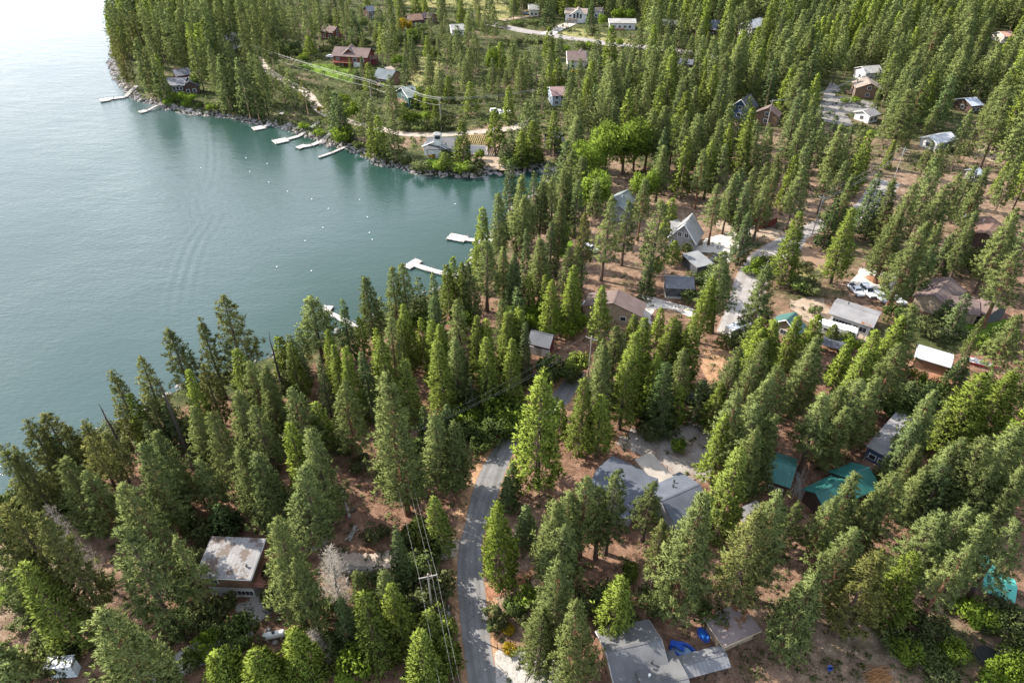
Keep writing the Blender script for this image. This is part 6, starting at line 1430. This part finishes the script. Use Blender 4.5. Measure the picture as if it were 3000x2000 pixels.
for t in IND:
    k = t['k']; i = tr.randrange(len(PROTO[k]))
    place(t, PROTO[k][i], NAME[k][0], 26., REFR[k])
for t in BUSHES:
    k = t['k']
    if k == 'D': place(t, tr.choice(DEC), 'broadleaf_tree', 12., 5.)
    else:
        me = tr.choice(SHR[{'d': 'D', 'b': 'B', 'C': 'C', 'y': 'Y'}[k]])
        o = link('shrub', me); o.location = (t['x'], t['y'], -.1); o.rotation_euler = (0, 0, tr.uniform(0, 6.28)); o.scale = (t['r']/2.6, t['r']/2.6, t['H']/3.7); t['obj'] = o
# merged rest of the forest
VS, FS, TS, TV, MI = [], [], [], [], []; off = 0
gg = np.random.default_rng(6)
bucket = {}
for t in REST:
    k = t['k']; V, F, T, NN = LOW[k][gg.integers(len(LOW[k]))]
    a = gg.uniform(0, 6.28); c, s = math.cos(a), math.sin(a); sx, sz = t['r']/REFR[k], t['H']/26.
    V2 = np.stack([(V[:,0]*c-V[:,1]*s)*sx+t['x'], (V[:,0]*s+V[:,1]*c)*sx+t['y'], V[:,2]*sz], 1)
    N2 = np.stack([NN[:,0]*c-NN[:,1]*s, NN[:,0]*s+NN[:,1]*c, NN[:,2]], 1)
    b = bucket.setdefault(k, [[], [], [], [], 0, []]); b[5].append(N2); b[0].append(V2); b[1].append(F+b[4]); b[2].append(T); b[3].append(np.full(len(T), gg.random())); b[4] += len(V2)
# one object: all kinds in one mesh with a material slot per kind
AN = []
keys = list(bucket); AV, AF, AT, AR, AM = [], [], [], [], []; off = 0
for mi, k in enumerate(keys):
    b = bucket[k]; V = np.concatenate(b[0]); AV.append(V); AN.append(np.concatenate(b[5])); AF.append(np.concatenate(b[1])+off); AT.append(np.concatenate(b[2])); AR.append(np.concatenate(b[3])); AM.append(np.full(len(AT[-1]), mi)); off += len(V)
TRK = []
for t in REST:
    x, y, r, h = t['x'], t['y'], .3, t['H']*.9
    TRK.append(np.array([[x-r,y-r*.58,-.1],[x+r,y-r*.58,-.1],[x,y+r*1.15,-.1],[x,y,h]]))
if AV:
    tv = np.concatenate(TRK); base_ = off+np.arange(len(TRK))*4
    tf = np.concatenate([np.stack([base_, base_+1, base_+3, base_+3], 1), np.stack([base_+1, base_+2, base_+3, base_+3], 1), np.stack([base_+2, base_, base_+3, base_+3], 1)])
    V = np.concatenate(AV+[tv]); F = np.concatenate(AF); 
    me = bpy.data.meshes.new('distant_forest'); nq = len(F); ntr = len(tf)
    me.vertices.add(len(V)); me.vertices.foreach_set('co', V.astype(np.float32).ravel())
    lv = np.concatenate([F.ravel(), tf[:, :3].ravel()]); me.loops.add(len(lv)); me.loops.foreach_set('vertex_index', lv.astype(np.int32))
    me.polygons.add(nq+ntr); me.polygons.foreach_set('loop_start', np.concatenate([np.arange(nq)*4, nq*4+np.arange(ntr)*3]).astype(np.int32))
    me.polygons.foreach_set('loop_total', np.concatenate([np.full(nq, 4), np.full(ntr, 3)]).astype(np.int32))
    me.polygons.foreach_set('material_index', np.concatenate(AM+[np.full(ntr, len(keys))]).astype(np.int32))
    for nm, arr in (('tone', AT), ('treevar', AR)):
        at_ = me.attributes.new(nm, 'FLOAT', 'FACE'); at_.data.foreach_set('value', np.concatenate(arr+[np.zeros(ntr)]).astype(np.float32))
    for k in keys: me.materials.append(FOL[k])
    me.materials.append(BARK); me.update(calc_edges=True)
    set_normals(me, np.concatenate(AN+[np.tile([-.6, -.5, .2], (len(tv), 1))]))
    tag(link('distant_forest', me), 'mass of smaller conifers filling the forest between the larger trees', 'forest', kind='stuff')
print('individual', len(IND), 'rest', len(REST), 'bushes', len(BUSHES))
# dead trees and snags
DEAD = []
def dead(px, py, H, r, label, mats, name, r0, kids, cat):
    x, y = toppoint(px, py, H); t = dict(x=x, y=y, H=H, r=r, sd=9)
    s = float(sdist(np.array([x]), np.array([y]))[0])
    o = place(t, mats, name, 26., r0, kids); tag(o, label, cat)
    LAND.append(('', px, py))
dead(740+610/ZS, 1460+410/ZS, 15, 2.6, 'pale grey dead conifer standing beside the row of boulders', (DEADC, DEADT), 'dead_tree', 2.8, ('crown', 'trunk'), 'dead tree')
dead(740+500/ZS, 1460+1120/ZS, 10, 2.0, 'small pale grey dead conifer near the propane tank', (DEADC, DEADT), 'dead_tree', 2.8, ('crown', 'trunk'), 'dead tree')
dead(1310/ZS, 1000+250/ZS, 22, 3, 'tall bare leaning snag against the lake left of the tallest shore pine', (SNAG,), 'bare_snag', 3, ('trunk',), 'dead tree')
dead(850/ZS, 1000+530/ZS, 14, 3, 'short thin bare snag at the water edge', (SNAG,), 'bare_snag', 3, ('trunk',), 'dead tree')
dead(740+120/ZS, 500+1350/ZS, 18, 3, 'bare brown snag at the shore right of the tallest pine', (SNAG,), 'bare_snag', 3, ('trunk',), 'dead tree')
dead(410/ZS, 1460+50/ZS, 20, 2.2, 'whitish dead spike among the lower left pines', (DEADC, DEADT), 'dead_tree', 2.8, ('crown', 'trunk'), 'dead tree')

# ---- low undergrowth and grass tufts nobody could count
def undergrowth():
    g = np.random.default_rng(21); C, D, T = [], [], []
    n = 12500
    px = g.uniform(-50, 3050, n); py = g.uniform(0, 2000, n); py[9000:] = g.uniform(0, 420, 3500); px[9000:] = g.uniform(600, 2100, 3500)
    pts_ = [at(float(a), float(b)) for a, b in zip(px, py)]
    x = np.array([p.x for p in pts_]); y = np.array([p.y for p in pts_]); sdu = sdist(x, y); ok = sdu > .6
    rp = np.array(ROADP); ng = np.array(NOGO)
    for i in np.nonzero(ok)[0]:
        if ((rp[:,0]-x[i])**2+(rp[:,1]-y[i])**2 < (rp[:,2]+.8)**2).any(): continue
        if ((ng[:,0]-x[i])**2+(ng[:,1]-y[i])**2 < (ng[:,2]-.5)**2).any(): continue
        far_ = py[i] < 560 or sdu[i] < 14
        if not far_ and g.random() < .45: continue
        s = g.lognormal(-.35, .5)*((2.5 if py[i] < 330 else 1.6) if far_ else .8); m_ = 26
        d = g.normal(size=(m_, 3)); d[:, 2] = np.abs(d[:, 2]); d /= np.linalg.norm(d, axis=1, keepdims=True)
        C.append(np.array([x[i], y[i], .02])+d*s*np.array([1, 1, .7])*g.uniform(.4, 1, (m_, 1))); D.append(d+g.normal(0, .6, (m_, 3))); T.append(np.clip(g.normal(.45, .25)+g.normal(0, .1, m_), 0, 1))
    C = np.concatenate(C); D = np.concatenate(D); D /= np.linalg.norm(D, axis=1, keepdims=True); T = np.concatenate(T)
    fl = np.where(C[:, 1] > 230, 1.7, 1.0); V = kites(C, D, fl*g.uniform(.25, .6, len(C)), fl*g.uniform(.12, .3, len(C)), g); V, NN = crown_normals(V, D+np.array([0, 0, .5])); F = np.arange(len(V)).reshape(-1, 4)
    rv = np.repeat(g.random(len(C)//26), 26)
    me = npmesh('undergrowth', V, F, FOL['B'], {'tone': ('FACE', T), 'treevar': ('FACE', rv)})
    set_normals(me, NN)
    tag(link('undergrowth', me), 'low green scrub scattered over the forest floor', 'undergrowth', kind='stuff')
undergrowth()

def litter():
    """twigs, cones and small stones lying on the near forest floor"""
    g = np.random.default_rng(31); mb = MB(); rp = np.array(ROADP)
    n = 5200; px = g.uniform(-50, 3050, n); py = g.uniform(560, 2000, n)
    pts_ = [at(float(a), float(b)) for a, b in zip(px, py)]; sd = sdist(np.array([p.x for p in pts_]), np.array([p.y for p in pts_]))
    for p, s in zip(pts_, sd):
        if s < 4 or ((rp[:,0]-p.x)**2+(rp[:,1]-p.y)**2 < (rp[:,2]+.3)**2).any(): continue
        a = g.uniform(0, 3.14); l = g.lognormal(-.3, .6)*.5; r = g.uniform(.03, .09); d = Vector((math.cos(a), math.sin(a), 0))*l
        mb.bar(p-d+Vector((0,0,r)), p+d+Vector((0,0,r+g.uniform(0,.15))), r, r*.5, 3)
    o = mb.build('forest_litter', flat('dead_twigs', (.20,.145,.105), .95, .6, .4)); tag(o, 'dead twigs and branches strewn over the red brown ground', 'twigs', kind='stuff')
litter()
# ================================================================ labels of trees and shrubs
LMK = [l for l in LAND if l[0]]
LMK += [('the white T shaped dock', 1230, 785), ('the broad swim platform dock', 1350, 700), ('the longest bent dock', 860, 405), ('the first far dock', 310, 285),
        ('the propane tank', 806, 1855), ('the row of boulders', 1040, 1668), ('the tall roadside pole', 1260, 1740), ('the wide paved junction', 2400, 740), ('the white turning circle', 2565, 830),
        ('the loop driveway', 1950, 900), ('the sandy driveway', 2110, 720), ('the red boat', 2876, 1070), ('the round trampoline', 2889, 1925), ('the long camper', 2447, 980),
        ('the paved yard', 2480, 310), ('the green lodge lawn', 960, 212), ('the dry meadow', 1245, 210), ('the road curve', 1440, 1450), ('the grey driveway', 770, 1740), ('the blue play pool', 1998, 1904),
        ('the concrete apron', 1540, 1940), ('the dark van', 2040, 1180), ('the tall leaning snag', 480, 1160), ('the teal canopy', 2908, 1725), ('the dirt yard at right', 2930, 465), ('the cove end', 1590, 500), ('the tangle of dead branches', 2340, 1415), ('the patchy parking court', 1960, 1290), ('the dark red track', 1510, 1705), ('the shed by the trailer', 2158, 978)][:-1]
ORD = ['closest', 'second closest', 'third closest', 'fourth closest', 'fifth closest', 'sixth closest', 'seventh closest', 'eighth closest']
REL = {'l': 'left of', 'r': 'right of', 'u': 'behind', 'd': 'in front of'}
def sector(dx, dy):
    if abs(dx) > abs(dy): return 'r' if dx > 0 else 'l'
    return 'd' if dy > 0 else 'u'
KIND = {'P': ['grey green pine', 'bushy grey green pine'], 'S': ['dark olive pine'], 'C': ['bright green cedar'], 'F': ['dark green fir'], 'D': ['bright leafy tree'], 'd': ['bright green shrub'], 'b': ['dull green shrub'], 'C2': ['cedar like shrub'], 'y': ['yellow flowering shrub']}
def sizeword(t):
    H = t['H']
    if t['k'] in ('d', 'b', 'y', 'D'): return 'tall' if H > 6 else ('low' if H < 3.2 else 'round')
    return 'tall' if H >= 26 else ('young' if H < 13 else ('medium' if H < 21 else 'mature'))
pool = {}
allt = [t for t in TREES if t['ty'] < 2000 and -40 < t['px'] < 3040]+BUSHES
used = set()
cand = []
for t in allt:
    t['kk'] = 'P' if t['k'] == 'S' and False else t['k']
rank = {}
for li, (ph, lx, ly) in enumerate(LMK):
    for t in allt:
        d = math.hypot(t['px']-lx, t['py']-ly)
        if d < 700: rank.setdefault((li, t['kk'], sector(t['px']-lx, t['py']-ly)), []).append((d, id(t)))
pos = {}
for key, lst in rank.items():
    lst.sort()
    for i, (d, k) in enumerate(lst[:8]): pos.setdefault(k, []).append((i*60+d, i, key))
GRP = {'P': 'conifers of the wooded lake shore', 'S': 'conifers of the wooded lake shore', 'C': 'conifers of the wooded lake shore', 'F': 'conifers of the wooded lake shore', 'D': 'bright broadleaf trees', 'd': 'shrubs between the trees', 'b': 'shrubs between the trees', 'y': 'shrubs between the trees'}
CATN = {'P': 'pine tree', 'S': 'pine tree', 'C': 'cedar tree', 'F': 'fir tree', 'D': 'broadleaf tree', 'd': 'shrub', 'b': 'shrub', 'y': 'shrub'}
nolab = 0
for t in IND+BUSHES:
    isb = any(t is b for b in BUSHES)
    opts = sorted(pos.get(id(t), [])); lab = None
    word = KIND['C2'][0] if (t['k'] == 'C' and isb) else KIND[t['k']][0]
    for _, i, (li, kk, s) in opts:
        l = f'{sizeword(t)} {word}, {ORD[i]} {REL[s]} {LMK[li][0]}'
        if l not in used and len(l.split()) <= 16: lab = l; break
    if lab is None:
        nolab += 1
        xw = 'far left' if t['px'] < 600 else ('left' if t['px'] < 1200 else ('middle' if t['px'] < 1800 else ('right' if t['px'] < 2400 else 'far right')))
        yw = 'top' if t['py'] < 400 else ('upper' if t['py'] < 800 else ('middle' if t['py'] < 1200 else ('lower' if t['py'] < 1600 else 'bottom')))
        lab = f'{sizeword(t)} {word} in the crowded woods, {yw} {xw} of the photo'
    used.add(lab)
    t['lab'] = lab
    cat = 'shrub' if (isb and t['k'] == 'C') else CATN[t['k']]
    g_ = GRP[t['k']] if not (isb and t['k'] == 'C') else 'shrubs between the trees'
    tag(t['obj'], lab, cat, g_)
print('fallback labels', nolab); print('LBL', [t['lab'] for t in (IND+BUSHES)[::24]])

# ================================================================ light and sky
SUN_AZ = -66.0; SUN_EL = 38.0      # degrees: left of the viewing direction, above the horizon
sd_ = Vector((math.sin(R(SUN_AZ))*math.cos(R(SUN_EL)), math.cos(R(SUN_AZ))*math.cos(R(SUN_EL)), math.sin(R(SUN_EL))))
L = bpy.data.lights.new('sun', 'SUN'); L.energy = 4.4; L.angle = R(.5); L.color = (1, .93, .82)
lo = bpy.data.objects.new('sun', L); COL.objects.link(lo); lo.rotation_euler = (-sd_).to_track_quat('-Z', 'Y').to_euler(); lo.location = (-200, 100, 300)
w = bpy.data.worlds.new('World'); SC.world = w; w.use_nodes = True; nt = w.node_tree; nt.nodes.clear()
wo = nt.nodes.new('ShaderNodeOutputWorld'); bg = nt.nodes.new('ShaderNodeBackground'); nt.links.new(bg.outputs[0], wo.inputs[0])
sky = nt.nodes.new('ShaderNodeTexSky'); sky.sky_type = 'NISHITA'; sky.sun_disc = False; sky.sun_elevation = R(SUN_EL); sky.sun_rotation = R(SUN_AZ % 360); sky.altitude = 1400; sky.air_density = 1.0; sky.dust_density = 1.5
bg.inputs[1].default_value = .15
# bright cloud bank low over the far end of the lake
tc = nt.nodes.new('ShaderNodeTexCoord'); sp = nt.nodes.new('ShaderNodeSeparateXYZ'); nt.links.new(tc.outputs['Generated'], sp.inputs[0])
dt = nt.nodes.new('ShaderNodeVectorMath'); dt.operation = 'DOT_PRODUCT'; nt.links.new(tc.outputs['Generated'], dt.inputs[0])
ca, ce = R(-44), R(10); dt.inputs[1].default_value = (math.sin(ca)*math.cos(ce), math.cos(ca)*math.cos(ce), math.sin(ce))
n_ = noise(nt, tc.outputs['Generated'], 5.0, 5, .6)
cl = math_(nt, 'ADD', dt.outputs['Value'], math_(nt, 'MULTIPLY', math_(nt, 'SUBTRACT', n_, .5), .16))
cm = ramp(nt, cl, [(.50, (0,0,0)), (.78, (.35,.35,.35)), (.92, (.66,.66,.66)), (1.0, (.8,.8,.8))])
el = ramp(nt, sp.outputs[2], [(.02, (1,1,1)), (.26, (.9,.9,.9)), (.50, (.8,.8,.8)), (.68, (.55,.55,.55)), (.9, (.1,.1,.1))])
cmask = math_(nt, 'MULTIPLY', cm, el)
cc_ = mix(nt, cmask, sky.outputs[0], (7.2,7.2,7.6)); nt.links.new(mix(nt, .31, cc_, (7.,7.,6.9)), bg.inputs[0])  # even pale veil added over the unseen sky to lift and neutralise fill

vs_ = SC.view_settings; vs_.view_transform = 'Standard'; vs_.look = 'None'; vs_.gamma = 1; vs_.use_curve_mapping = False; vs_.exposure = 1.4
cy = SC.cycles; cy.max_bounces = 5; cy.diffuse_bounces = 2; cy.glossy_bounces = 2; cy.transmission_bounces = 2; cy.transparent_max_bounces = 4; cy.caustics_reflective = False; cy.caustics_refractive = False
cy.use_denoising = True; cy.sample_clamp_indirect = 4
